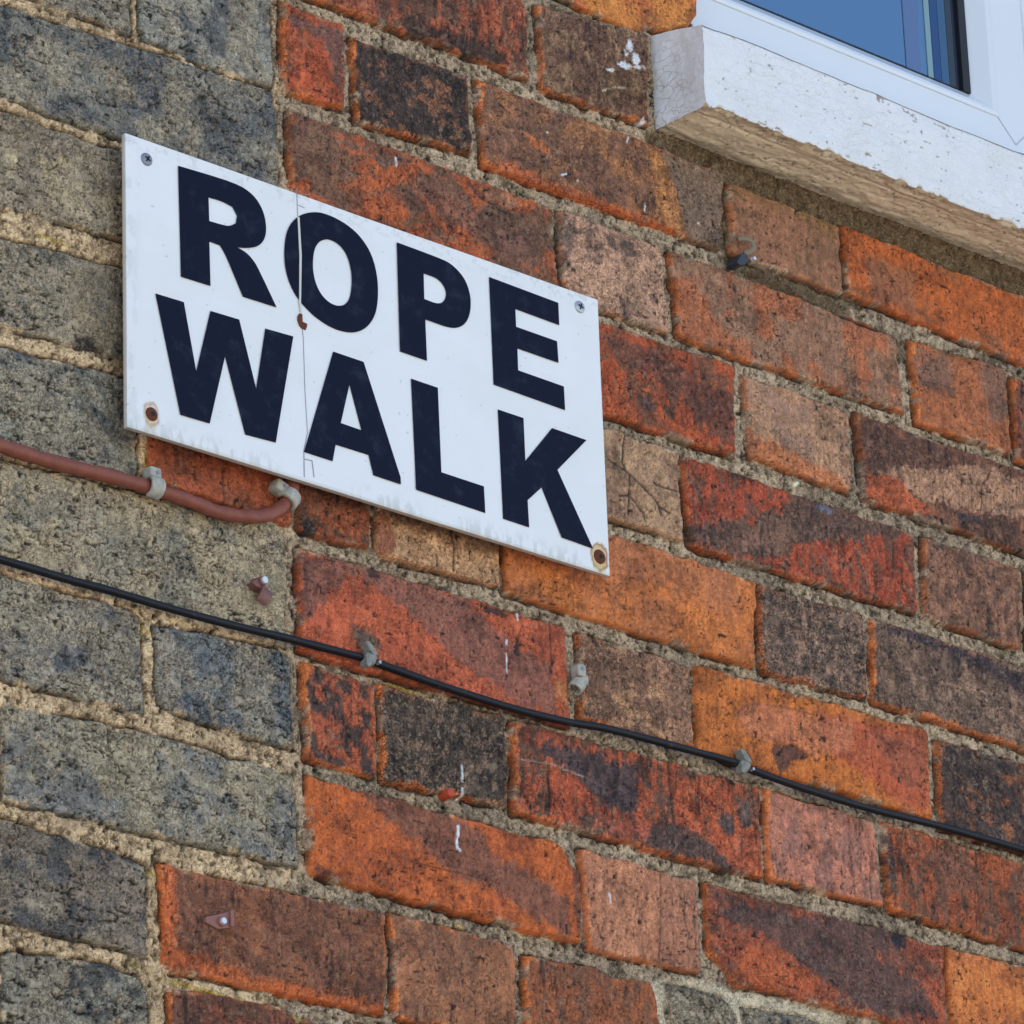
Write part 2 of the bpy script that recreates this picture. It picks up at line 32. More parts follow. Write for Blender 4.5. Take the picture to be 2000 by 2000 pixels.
PATCH = [["A1","p",[[-18.8,3237.1],[-20.9,3233.3],[-26.3,3230.3],[-33.8,3228.8],[-41.6,3229.0],[-48.1,3231.0],[-51.6,3234.2],[-51.5,3238.0],[-47.7,3241.5],[-41.1,3243.8],[-33.2,3244.5],[-25.8,3243.4],[-20.6,3240.7]],[58,42,36],1.0,5,0.9,-1],["A1","p",[[49.7,3237.1],[45.5,3233.4],[34.1,3230.7],[18.2,3229.5],[1.6,3230.2],[-12.1,3232.5],[-19.7,3236.0],[-19.6,3239.8],[-11.7,3243.1],[2.2,3245.1],[18.9,3245.4],[34.7,3243.9],[45.8,3240.9]],[54,42,38],1.0,5,0.9,-1],["A2","p",[[160.7,3270.2],[159.9,3268.9],[157.8,3267.7],[154.9,3266.8],[151.8,3266.5],[149.3,3266.8],[147.9,3267.6],[148.0,3268.8],[149.5,3270.0],[152.1,3271.1],[155.2,3271.8],[158.1,3271.8],[160.1,3271.2]],[206,216,236],0.4,1.2,0.95,0.0],["A2","p",[[169.2,3278.2],[168.6,3275.8],[167.2,3273.8],[165.3,3272.7],[163.4,3272.7],[162.0,3273.8],[161.2,3275.7],[161.3,3278.1],[162.3,3280.4],[164.0,3282.0],[165.9,3282.6],[167.7,3282.0],[168.8,3280.5]],[206,216,236],0.4,1.2,0.95,0.0],["A2","p",[[162.7,3286.9],[162.3,3284.7],[161.2,3282.9],[159.8,3281.9],[158.4,3281.9],[157.3,3283.0],[156.7,3284.8],[156.9,3287.0],[157.6,3289.0],[158.9,3290.5],[160.3,3291.0],[161.6,3290.4],[162.5,3288.9]],[206,216,236],0.4,1.2,0.95,0.0],["A2","p",[[174.3,3273.0],[173.6,3272.2],[171.6,3271.3],[168.9,3270.5],[166.1,3270.2],[163.7,3270.3],[162.4,3270.7],[162.5,3271.5],[163.9,3272.5],[166.3,3273.3],[169.1,3273.8],[171.8,3274.0],[173.7,3273.7]],[206,216,236],0.4,1.2,0.95,0.0],["A2","p",[[158.3,3279.9],[158.0,3278.7],[157.4,3277.7],[156.4,3277.2],[155.5,3277.2],[154.7,3277.7],[154.4,3278.7],[154.4,3279.9],[154.9,3281.0],[155.8,3281.8],[156.7,3282.1],[157.6,3281.8],[158.2,3281.0]],[206,216,236],0.4,1.2,0.95,0.0],["A2","p",[[173.9,3232.4],[173.4,3231.4],[172.4,3230.6],[171.1,3230.0],[169.7,3229.9],[168.5,3230.3],[167.9,3231.1],[168.0,3232.0],[168.7,3233.0],[169.9,3233.8],[171.3,3234.1],[172.7,3233.9],[173.6,3233.4]],[206,216,236],0.4,1.2,0.95,0.0],["A2","p",[[143.0,3261.9],[142.7,3261.5],[141.9,3261.1],[140.7,3260.7],[139.6,3260.6],[138.6,3260.7],[138.1,3260.9],[138.1,3261.3],[138.7,3261.8],[139.6,3262.1],[140.8,3262.4],[141.9,3262.4],[142.7,3262.2]],[206,216,236],0.4,1.2,0.95,0.0],["A2","l",[[133.1,3243.4],[144.7,3249.5],[153.7,3252.0]],[200,185,160],0.7,0.6,1.0,0],["B0","p",[[-143.7,3209.9],[-96.8,3214.9],[-97.5,3160.9],[-102.7,3165.0],[-107.8,3174.8],[-110.1,3189.4],[-117.3,3200.5],[-143.9,3202.1]],[114,76,68],2,4,1.0,0.0],["B2","p",[[170.3,3215.3],[189.3,3209.1],[197.9,3187.6],[204.1,3152.7],[175.9,3152.3],[178.2,3173.7],[175.1,3196.8]],[178,120,74],3,4,1.0,0.0],["B2","p",[[185.3,3215.9],[248.2,3217.1],[241.2,3153.3],[208.1,3152.7],[200.2,3184.3]],[118,98,86],3,3,1.0,0.0],["B2","p",[[21.1,3155.9],[43.8,3160.5],[110.5,3160.4],[179.0,3162.8],[204.3,3155.6],[203.0,3151.2],[22.3,3150.0]],[176,90,48],3,4,1.0,0.0],["B2","p",[[58.4,3188.5],[68.8,3187.8],[81.0,3182.9],[78.8,3178.3],[65.1,3180.8]],[194,108,62],0.5,1,1.0,0.0],["B4","p",[[376.6,3192.0],[432.0,3195.8],[434.0,3159.2],[383.5,3161.2]],[132,86,64],4,5,0.8,0.0],["C1","p",[[-103.6,3136.1],[-76.8,3134.9],[-74.7,3129.9],[-58.9,3130.9],[-61.3,3124.5],[-81.4,3129.7],[-103.7,3130.4]],[108,82,72],1.5,4,1.0,0.0],["C1","p",[[-144.0,3142.0],[-134.4,3142.8],[-125.6,3140.6],[-134.7,3128.3],[-139.6,3108.0],[-141.3,3111.3],[-137.4,3125.6]],[108,72,60],1,3,1.0,0.0],["C1","l",[[7.7,3135.9],[16.7,3129.0],[42.2,3124.3]],[72,54,54],3,0.6,0.8,-0.8],["C1","p",[[14.8,3138.1],[56.8,3135.2],[42.2,3125.8],[21.4,3129.6]],[150,112,90],1,3,0.8,0.0],["C1","p",[[-36.1,3132.2],[-8.6,3132.9],[13.9,3118.5],[60.5,3115.0],[73.3,3087.9],[40.4,3086.0],[13.0,3097.2],[-23.4,3105.4],[-41.1,3119.2]],[116,80,68],3,6,0.85,0.0],["C1","p",[[-83.4,3094.5],[-84.4,3091.5],[-86.9,3089.1],[-90.3,3087.6],[-93.9,3087.5],[-96.8,3088.7],[-98.4,3091.1],[-98.3,3094.0],[-96.6,3096.8],[-93.5,3098.8],[-89.9,3099.6],[-86.5,3099.1],[-84.2,3097.2]],[110,66,48],0.5,1,0.9,0.0],["D3","p",[[119.5,3060.6],[177.4,3059.3],[201.6,3054.3],[243.7,3052.1],[240.7,3010.3],[218.6,3012.2],[195.1,3029.2],[171.2,3038.2],[128.2,3045.7]],[96,64,56],2,7,0.8,0.0],["D3","p",[[168.6,3019.4],[167.6,3016.9],[165.0,3014.8],[161.4,3013.8],[157.8,3014.0],[154.8,3015.4],[153.2,3017.6],[153.4,3020.3],[155.3,3022.6],[158.4,3024.2],[162.1,3024.6],[165.5,3023.8],[167.9,3021.9]],[78,54,50],1,3,1.0,0.0],["D3","p",[[186.5,3017.8],[185.7,3015.6],[183.7,3013.8],[181.1,3012.9],[178.3,3013.1],[176.1,3014.3],[174.9,3016.3],[175.0,3018.5],[176.5,3020.6],[178.9,3021.9],[181.7,3022.3],[184.2,3021.6],[186.0,3019.9]],[88,60,52],1,3,1.0,0.0],["D4","p",[[259.1,3023.0],[299.4,3021.9],[352.8,3010.2],[352.8,3004.3],[258.2,3004.0]],[176,106,68],3,3,1.0,0.0],["D5","p",[[378.2,3027.0],[418.9,3041.2],[490.0,3059.7],[614.3,3058.9],[611.4,3033.4],[530.3,3031.4],[488.3,3021.6],[432.7,3018.3],[401.0,3018.6]],[162,122,100],1,5,1.0,0.0],["D5","p",[[370.0,3023.3],[402.0,3029.6],[416.6,3016.6],[439.9,3009.8],[391.6,3001.5],[364.7,3004.2]],[170,84,50],1,3,1.0,0.0],["D5","p",[[484.5,3015.8],[482.8,3013.8],[478.5,3012.2],[472.7,3011.3],[466.5,3011.4],[461.6,3012.4],[458.9,3014.0],[459.0,3016.0],[462.1,3017.8],[467.3,3019.1],[473.5,3019.5],[479.2,3019.0],[483.2,3017.6]],[58,50,56],1,2,1.0,0.0],["D5","l",[[496.3,3057.3],[492.3,3050.2],[486.3,3044.6],[483.1,3023.5]],[70,46,40],0.8,0.6,1.0,-0.8],["E4","l",[[138.9,2990.6],[134.9,2970.1],[141.6,2962.8],[141.6,2951.5],[139.2,2933.9]],[58,48,46],1.0,0.6,1.0,-0.8],["E4","l",[[122.7,2969.2],[141.7,2963.9],[157.0,2955.4],[169.4,2946.6],[176.5,2944.5]],[58,48,46],1.0,0.6,1.0,-0.8],["E4","l",[[140.8,2949.0],[153.1,2939.4],[154.2,2933.1]],[58,48,46],1.0,0.6,1.0,-0.8],["E4","l",[[163.2,2962.7],[177.6,2961.8],[186.4,2963.0]],[58,48,46],1.0,0.6,1.0,-0.8],["E4","l",[[132.0,2945.6],[140.7,2948.4]],[58,48,46],1.0,0.6,1.0,-0.8],["E4","l",[[166.7,2949.9],[169.1,2941.4]],[58,48,46],1.0,0.6,1.0,-0.8],["E5","p",[[295.2,2991.6],[336.4,2990.4],[367.3,2990.0],[403.1,2987.1],[389.9,2980.3],[310.8,2957.0],[263.6,2931.4],[219.0,2929.6],[175.1,2926.6],[183.0,2937.7],[235.5,2954.3],[258.3,2961.3],[294.4,2980.9]],[92,68,60],1.5,7,1.0,0.0],["E5","p",[[258.1,2958.9],[296.9,2974.5],[295.3,2953.2],[260.9,2935.4],[234.2,2935.6]],[134,100,84],2,5,0.6,0.0],["E5","p",[[333.2,2985.0],[332.1,2983.5],[329.5,2982.5],[325.8,2982.2],[321.9,2982.6],[318.8,2983.6],[317.1,2985.0],[317.2,2986.6],[319.1,2987.8],[322.4,2988.5],[326.3,2988.5],[329.9,2987.8],[332.4,2986.5]],[104,108,128],0.5,3,1.0,0.0],["E5","l",[[337.1,2961.2],[335.9,2937.6]],[80,50,44],0.7,0.6,1.0,-0.8],["E5","l",[[391.2,2977.1],[389.1,2952.9]],[80,50,44],0.7,0.6,1.0,-0.8],["F2","p",[[-80.0,2883.8],[-68.3,2881.3],[-63.6,2863.1],[-70.5,2853.9],[-79.7,2852.7]],[136,84,64],1,3,1.0,0.0],["F2","p",[[-71.9,2890.1],[27.2,2887.9],[26.6,2876.8],[-8.6,2874.6],[-48.7,2875.5],[-68.5,2874.8]],[98,70,52],3,6,0.8,0.0],["F2","l",[[-17.7,2883.2],[-15.5,2870.7],[-17.2,2856.2]],[60,42,34],1.0,0.6,1.0,-0.8],["F2","l",[[-30.5,2863.8],[-30.8,2856.1]],[70,48,36],0.8,0.6,1.0,-0.8],["F1","p",[[-130.1,2854.0],[-130.9,2850.4],[-132.9,2847.6],[-135.6,2846.3],[-138.4,2846.7],[-140.7,2848.8],[-141.9,2852.1],[-141.8,2855.9],[-140.4,2859.2],[-138.0,2861.4],[-135.2,2861.8],[-132.5,2860.5],[-130.7,2857.7]],[44,34,34],1,2,1.0,0.0],["F1","p",[[-144.9,2894.4],[-110.5,2894.4],[-89.3,2880.1],[-111.3,2869.2],[-141.3,2866.9]],[92,62,50],3,5,0.7,0.0],["F0","l",[[-203.8,2879.1],[-203.5,2851.1]],[92,50,36],0.8,0.6,1.0,-0.8],["F3","p",[[124.7,2917.8],[176.3,2918.3],[220.0,2917.7],[245.0,2896.5],[218.0,2890.0],[160.1,2889.6],[123.1,2889.5]],[166,102,70],4,6,0.7,0.0],["F5","p",[[376.3,2914.8],[407.5,2915.1],[454.8,2913.3],[515.8,2908.5],[543.1,2907.7],[541.5,2893.0],[508.9,2892.8],[477.4,2899.7],[430.2,2905.2],[380.2,2906.4]],[64,52,58],2,5,1.0,0.0],["F5","l",[[388.9,2881.7],[444.0,2883.8],[508.4,2887.9]],[160,126,112],0.8,0.6,0.7,0],["G1","p",[[-142.1,2835.1],[-89.0,2846.1],[-49.8,2842.8],[-3.5,2837.9],[16.2,2825.3],[65.8,2809.9],[68.2,2775.8],[27.6,2779.6],[-25.0,2799.5],[-76.6,2826.7],[-107.6,2830.9],[-129.0,2801.5],[-143.1,2797.0]],[126,82,72],2,6,0.9,0.0],["G1","p",[[-142.2,2831.9],[-133.2,2833.1],[-134.2,2797.1],[-143.2,2792.8]],[100,64,58],2,4,0.8,0.0],["G1","p",[[-78.2,2838.5],[-78.9,2836.7],[-80.9,2835.3],[-83.5,2834.5],[-86.3,2834.6],[-88.6,2835.6],[-89.8,2837.1],[-89.7,2838.9],[-88.4,2840.5],[-86.1,2841.7],[-83.3,2842.0],[-80.7,2841.5],[-78.8,2840.2]],[56,42,42],0.5,1.5,0.95,-1.5],["G1","p",[[28.9,2837.6],[27.6,2836.2],[24.1,2835.0],[19.2,2834.4],[14.1,2834.3],[9.9,2834.9],[7.5,2836.0],[7.6,2837.4],[10.0,2838.7],[14.3,2839.6],[19.5,2840.0],[24.3,2839.7],[27.7,2838.8]],[56,42,42],0.5,1.5,0.95,-1.5],["G1","p",[[38.8,2818.1],[38.2,2814.5],[37.0,2811.7],[35.5,2810.4],[34.0,2810.8],[32.8,2812.8],[32.2,2816.0],[32.4,2819.7],[33.3,2823.0],[34.7,2825.1],[36.2,2825.6],[37.6,2824.4],[38.5,2821.6]],[56,42,42],0.5,1.5,0.95,-1.5],["G1","p",[[-38.5,2832.4],[-38.7,2831.6],[-39.3,2831.1],[-40.2,2830.8],[-41.0,2830.8],[-41.8,2831.2],[-42.1,2831.8],[-42.1,2832.6],[-41.7,2833.2],[-40.9,2833.7],[-40.1,2833.8],[-39.2,2833.6],[-38.7,2833.0]],[56,42,42],0.5,1.5,0.95,-1.5],["G1","p",[[-82.1,2810.2],[-82.3,2809.6],[-82.8,2809.1],[-83.5,2808.9],[-84.3,2808.9],[-84.9,2809.3],[-85.2,2809.8],[-85.2,2810.4],[-84.8,2811.0],[-84.2,2811.3],[-83.5,2811.4],[-82.8,2811.2],[-82.3,2810.8]],[56,42,42],0.5,1.5,0.95,-1.5],["G1","p",[[-100.9,2798.7],[-90.5,2799.0],[-77.8,2791.5],[-79.2,2788.0],[-98.6,2787.6]],[90,72,64],0.5,2,1.0,0.0],["G1","p",[[66.8,2802.5],[77.8,2801.8],[77.0,2787.5],[66.2,2790.5]],[178,114,76],1,2,1.0,0.0],["G1","l",[[64.6,2840.1],[63.6,2806.1]],[84,54,48],0.8,0.6,1.0,-0.8],["G2","p",[[149.9,2840.3],[190.0,2839.6],[189.1,2783.0],[174.7,2782.0],[168.8,2800.5],[155.8,2819.6]],[164,120,98],2,7,0.8,0.0],["G3","p",[[300.9,2833.0],[413.5,2844.5],[412.3,2781.2],[380.0,2782.3],[328.5,2803.0],[313.5,2803.1]],[166,80,50],3,5,1.0,0.0],["G3","p",[[339.7,2828.1],[408.2,2837.5],[411.3,2803.8],[385.7,2794.9],[375.1,2813.1]],[128,76,60],2,8,0.55,0.0],["G3","p",[[227.8,2814.4],[241.0,2824.6],[273.8,2829.8],[303.7,2830.3],[340.2,2833.9],[336.7,2810.4],[298.3,2800.3],[280.6,2802.6],[253.8,2800.1],[235.1,2803.8]],[176,106,76],3.0,3.5,0.8,0.0],["G3","l",[[303.7,2830.3],[273.8,2829.8],[241.0,2824.6],[227.8,2814.4],[235.1,2803.8],[253.8,2800.1]],[130,76,56],0.6,0.6,0.8,-0.3],["G3","p",[[263.5,2801.7],[283.7,2804.4],[298.3,2800.3],[282.9,2794.2],[273.4,2786.5],[267.1,2780.1],[263.3,2788.8],[258.6,2794.5]],[96,60,48],0.5,1.5,1.0,-1],["H3","p",[[50.9,2756.9],[82.4,2759.6],[110.0,2758.1],[135.2,2759.2],[137.0,2743.4],[130.1,2721.4],[110.9,2726.0],[91.9,2730.5],[74.6,2741.8],[54.5,2748.1]],[72,58,62],1.5,6,1.0,0.0],["H3","p",[[169.0,2758.9],[220.9,2764.6],[225.4,2745.8],[248.8,2748.5],[247.3,2707.6],[219.6,2705.3],[206.2,2717.7],[177.9,2720.6],[168.5,2729.5]],[174,84,52],1,5,1.0,0.0],["H3","p",[[59.5,2739.6],[84.0,2737.4],[100.0,2728.0],[82.7,2713.6],[79.6,2705.5],[57.8,2706.3]],[170,78,48],1,6,0.8,0.0],["H3","p",[[224.6,2735.1],[223.4,2731.4],[220.5,2728.7],[216.5,2727.7],[212.5,2728.6],[209.3,2731.2],[207.6,2734.8],[207.9,2738.7],[210.0,2741.9],[213.5,2743.8],[217.6,2743.9],[221.4,2742.1],[223.9,2739.0]],[86,70,68],0.6,3,1.0,0.0],["H3","p",[[240.4,2745.6],[239.2,2741.2],[236.5,2738.0],[232.9,2736.7],[229.3,2737.6],[226.5,2740.5],[225.1,2744.7],[225.4,2749.4],[227.4,2753.3],[230.6,2755.6],[234.3,2755.9],[237.6,2753.9],[239.8,2750.2]],[88,72,70],0.6,3,1.0,0.0],["H3","p",[[132.2,2709.0],[157.1,2727.1],[171.1,2725.7],[199.1,2718.5],[219.4,2702.0],[183.9,2704.5],[148.6,2703.8]],[78,60,58],1.5,5,1.0,0.0],["H3","p",[[93.7,2713.8],[144.0,2720.0],[142.0,2711.0],[112.6,2706.0]],[168,86,70],1,5,0.8,0.0],["H3","l",[[57.6,2742.4],[56.6,2708.1]],[72,50,48],1.3,0.6,1.0,-0.8],["H3","l",[[163.7,2765.4],[166.9,2727.0]],[80,54,48],1.3,0.6,1.0,-0.8],["H3","l",[[227.8,2728.7],[226.1,2704.4]],[70,44,40],0.6,0.6,1.0,-0.8],["H3","l",[[32.5,2740.7],[61.1,2743.1],[92.4,2740.3]],[160,128,114],0.6,0.6,0.8,0],["H2","p",[[15.7,2754.5],[22.4,2753.8],[20.1,2734.2],[13.9,2743.5]],[54,42,42],0.6,2,1.0,0.0],["H5","p",[[365.5,2757.2],[371.5,2756.2],[371.4,2720.3],[363.1,2713.1]],[70,52,52],1.5,4,1.0,0.0],["H5","p",[[408.0,2768.2],[423.6,2769.2],[416.6,2760.9],[410.5,2761.9]],[176,96,60],0.5,2,1.0,0.0],["H5","p",[[405.5,2758.7],[451.1,2763.5],[445.2,2735.0],[420.8,2724.5],[415.1,2745.9]],[128,84,70],3,5,0.7,0.0],["I1","p",[[-106.7,2691.3],[-68.2,2694.4],[-35.8,2692.9],[-3.2,2687.2],[9.4,2673.2],[35.8,2668.1],[70.2,2656.1],[71.3,2627.1],[47.5,2633.9],[14.8,2646.2],[-24.4,2650.8],[-46.0,2663.9],[-75.3,2674.3]],[114,74,62],2.5,5,0.9,0.0],["I1","p",[[-124.4,2631.0],[-125.2,2628.9],[-127.4,2627.5],[-130.4,2627.0],[-133.5,2627.7],[-136.1,2629.3],[-137.5,2631.5],[-137.4,2633.7],[-135.9,2635.6],[-133.3,2636.5],[-130.1,2636.4],[-127.2,2635.2],[-125.1,2633.3]],[70,44,38],1,2,0.8,0.0],["I1","p",[[66.6,2691.2],[75.8,2685.7],[82.2,2678.5],[80.2,2627.8],[74.7,2640.3],[75.1,2671.8]],[88,60,54],1.5,3,0.8,0.0],["I1","l",[[-61.9,2653.5],[-39.9,2653.8],[-11.2,2654.5]],[96,54,36],0.6,0.6,1.0,-0.8],["I2","l",[[152.8,2692.8],[152.5,2666.1],[148.1,2629.2]],[112,70,58],0.8,0.6,1.0,-0.8],["I2","p",[[153.5,2691.9],[187.4,2693.4],[184.6,2629.7],[148.2,2630.2]],[144,98,82],2,4,0.6,0.0],["I3","p",[[216.4,2684.0],[274.4,2684.6],[334.6,2696.4],[371.6,2689.2],[377.1,2682.5],[347.4,2671.3],[391.5,2657.6],[404.9,2637.9],[328.9,2629.6],[293.3,2645.8],[265.0,2657.8],[229.7,2668.3],[201.2,2670.3]],[82,64,62],2,7,0.9,0.0],["I3","p",[[225.7,2653.5],[257.7,2657.5],[293.2,2644.7],[290.9,2633.4],[263.2,2633.7],[241.0,2627.4],[212.7,2630.7]],[168,82,46],1,3,1.0,0.0],["I3","p",[[378.3,2687.4],[377.3,2684.5],[374.8,2682.3],[371.5,2681.1],[368.2,2681.3],[365.5,2682.8],[364.2,2685.3],[364.5,2688.2],[366.3,2690.8],[369.2,2692.6],[372.6,2693.1],[375.7,2692.2],[377.8,2690.1]],[46,44,52],0.5,2,1.0,-1],["J0","p",[[-256.1,2566.2],[-184.5,2558.3],[-83.0,2559.4],[-82.6,2551.5],[-148.1,2547.4],[-184.7,2549.5],[-256.3,2550.7]],[182,90,44],3,3,0.9,0.0],["J0","p",[[-256.8,2611.9],[-244.8,2614.3],[-243.3,2553.1],[-236.2,2546.7],[-252.8,2547.5]],[186,92,48],3,3,0.9,0.0],["gd","p",[[-316.0,2936.5],[-306.0,2937.6],[-294.7,2932.0],[-298.0,2924.0],[-314.1,2922.4]],[38,40,44],1,3,0.9,-1.5],["gb","p",[[-288.2,3113.4],[-283.6,3109.4],[-283.7,3103.1],[-287.0,3103.5]],[58,60,66],1,1.5,0.8,-0.5],["*","l",[[-55.5,3135.0],[-55.5,3128.7]],[224,228,232],0.9,0.6,1.0,0.5],["*","l",[[-15.5,2726.0],[-15.6,2714.9]],[224,228,232],0.9,0.6,1.0,0.5],["*","l",[[-15.7,2710.7],[-15.4,2705.6],[-17.0,2704.0]],[224,228,232],0.9,0.6,1.0,0.5],["*","l",[[-20.2,2684.8],[-20.7,2678.9]],[224,228,232],1.6,0.6,1.0,0.5],["*","l",[[-20.9,2678.9],[-22.1,2670.9],[-19.1,2669.2]],[224,228,232],0.8,0.6,1.0,0.5],["*","l",[[36.1,2840.4],[36.3,2835.5]],[224,228,232],0.9,0.6,1.0,0.5],["*","l",[[25.6,2818.4],[25.5,2816.2]],[224,228,232],0.9,0.6,1.0,0.5],["*","l",[[25.2,2809.6],[24.6,2796.0]],[224,228,232],0.55,0.6,1.0,0.5],["*","l",[[106.4,2666.5],[106.9,2660.5]],[224,228,232],0.7,0.6,1.0,0.5],["*","l",[[156.3,3218.5],[153.0,3210.5]],[224,228,232],0.8,0.6,1.0,0.5],["*","l",[[91.5,3167.3],[95.8,3169.1]],[224,228,232],0.6,0.6,1.0,0.5],["*","l",[[168.5,3169.3],[168.0,3164.2]],[224,228,232],0.6,0.6,1.0,0.5],["*","p",[[179.5,3163.5],[179.4,3163.1],[179.1,3162.7],[178.7,3162.5],[178.3,3162.4],[177.9,3162.5],[177.7,3162.7],[177.8,3163.1],[178.0,3163.5],[178.3,3163.8],[178.8,3163.9],[179.2,3163.9],[179.4,3163.8]],[214,200,180],0.2,0.2,1,0.3],["*","p",[[218.7,3169.3],[218.6,3169.0],[218.3,3168.6],[217.9,3168.4],[217.4,3168.3],[217.1,3168.4],[216.9,3168.6],[216.9,3169.0],[217.1,3169.4],[217.5,3169.7],[218.0,3169.8],[218.4,3169.8],[218.6,3169.7]],[214,200,180],0.2,0.2,1,0.3],["*","p",[[205.0,3155.8],[204.8,3155.4],[204.5,3155.1],[204.1,3154.8],[203.7,3154.7],[203.3,3154.8],[203.1,3155.1],[203.2,3155.4],[203.4,3155.8],[203.8,3156.1],[204.2,3156.3],[204.6,3156.3],[204.9,3156.1]],[214,200,180],0.2,0.2,1,0.3],["*","p",[[106.9,3168.0],[106.7,3167.6],[106.4,3167.3],[106.0,3167.0],[105.6,3166.9],[105.3,3167.0],[105.1,3167.3],[105.1,3167.6],[105.3,3168.0],[105.7,3168.3],[106.1,3168.5],[106.5,3168.5],[106.8,3168.3]],[214,200,180],0.2,0.2,1,0.3],["*","p",[[80.7,3195.4],[80.6,3195.1],[80.3,3194.7],[79.9,3194.5],[79.5,3194.4],[79.1,3194.5],[78.9,3194.7],[79.0,3195.1],[79.2,3195.4],[79.5,3195.7],[79.9,3195.9],[80.3,3195.9],[80.6,3195.7]],[214,200,180],0.2,0.2,1,0.3],["*","p",[[305.3,3000.0],[304.9,2999.2],[304.0,2998.4],[302.9,2997.9],[301.6,2997.6],[300.7,2997.8],[300.1,2998.3],[300.2,2999.1],[300.8,2999.9],[301.9,3000.6],[303.1,3001.0],[304.2,3001.1],[305.0,3000.7]],[226,214,190],0.2,0.5,1,1],["*","p",[[-15.4,2621.2],[-15.8,2620.7],[-16.8,2620.2],[-18.2,2619.9],[-19.6,2620.0],[-20.8,2620.2],[-21.4,2620.7],[-21.4,2621.3],[-20.7,2621.8],[-19.5,2622.2],[-18.1,2622.3],[-16.7,2622.2],[-15.8,2621.8]],[214,170,96],0.2,0.5,1,1.5],["M","p",[[131.1,2615.2],[173.4,2624.2],[230.2,2625.6],[297.9,2626.6],[346.2,2613.7],[142.0,2566.7]],[206,198,182],3,3,0.8,0.0],["M","p",[[-241.8,2543.8],[-277.0,2548.5],[-241.9,2537.4]],[160,140,100],2,2,1.0,0.0],["*","l",[[268.2,3147.5],[288.5,3146.1],[312.4,3142.5],[332.0,3141.6],[352.1,3138.4],[382.4,3136.8],[408.1,3139.1]],[20,17,15],2.0,0.6,0.95,-3],["M","l",[[-368.9,2679.2],[-342.1,2683.2]],[176,152,62],2.2,0.6,0.6,0.3],["M","l",[[-307.2,2682.4],[-291.6,2682.6]],[176,152,62],2.2,0.6,0.6,0.3],["M","l",[[-217.8,2683.4],[-187.3,2679.9]],[176,152,62],2.2,0.6,0.6,0.3],["M","l",[[-345.2,2611.7],[-245.0,2604.9]],[176,152,62],2.2,0.6,0.6,0.3],["M","l",[[-241.0,2604.4],[-184.7,2607.1]],[176,152,62],2.2,0.6,0.6,0.3],["M","l",[[-343.9,2995.4],[-321.8,2994.8]],[176,152,62],2.2,0.6,0.6,0.3],["M","l",[[-245.8,2543.1],[-129.1,2536.9]],[176,152,62],2.2,0.6,0.6,0.3],["M","l",[[-261.9,2870.9],[-260.4,2862.6]],[176,152,62],2.2,0.6,0.6,0.3],["M","l",[[-267.1,2759.8],[-255.1,2754.1]],[176,152,62],2.2,0.6,0.6,0.3],["M","l",[[-71.2,2769.2],[-1.3,2764.0]],[176,152,62],2.2,0.6,0.6,0.3],["M","p",[[171.1,3227.6],[214.4,3249.3],[306.6,3249.3],[450.3,3247.1],[567.2,3247.8],[559.8,3177.9],[416.3,3170.6],[355.1,3136.8],[297.4,3128.6],[240.4,3148.2],[239.2,3204.2],[176.9,3209.3]],[84,70,54],6,6,0.85,0.0],["M","p",[[240.9,3156.4],[309.2,3148.0],[413.6,3141.1],[555.6,3139.0],[553.3,3117.6],[411.7,3120.2],[256.1,3120.8]],[92,82,70],6,6,0.7,0.0],["B3","p",[[250.2,3209.5],[356.9,3209.3],[357.5,3198.0],[334.1,3200.9],[303.0,3202.3],[282.2,3200.1],[251.7,3201.9]],[120,88,52],3,6,0.85,0.0]]
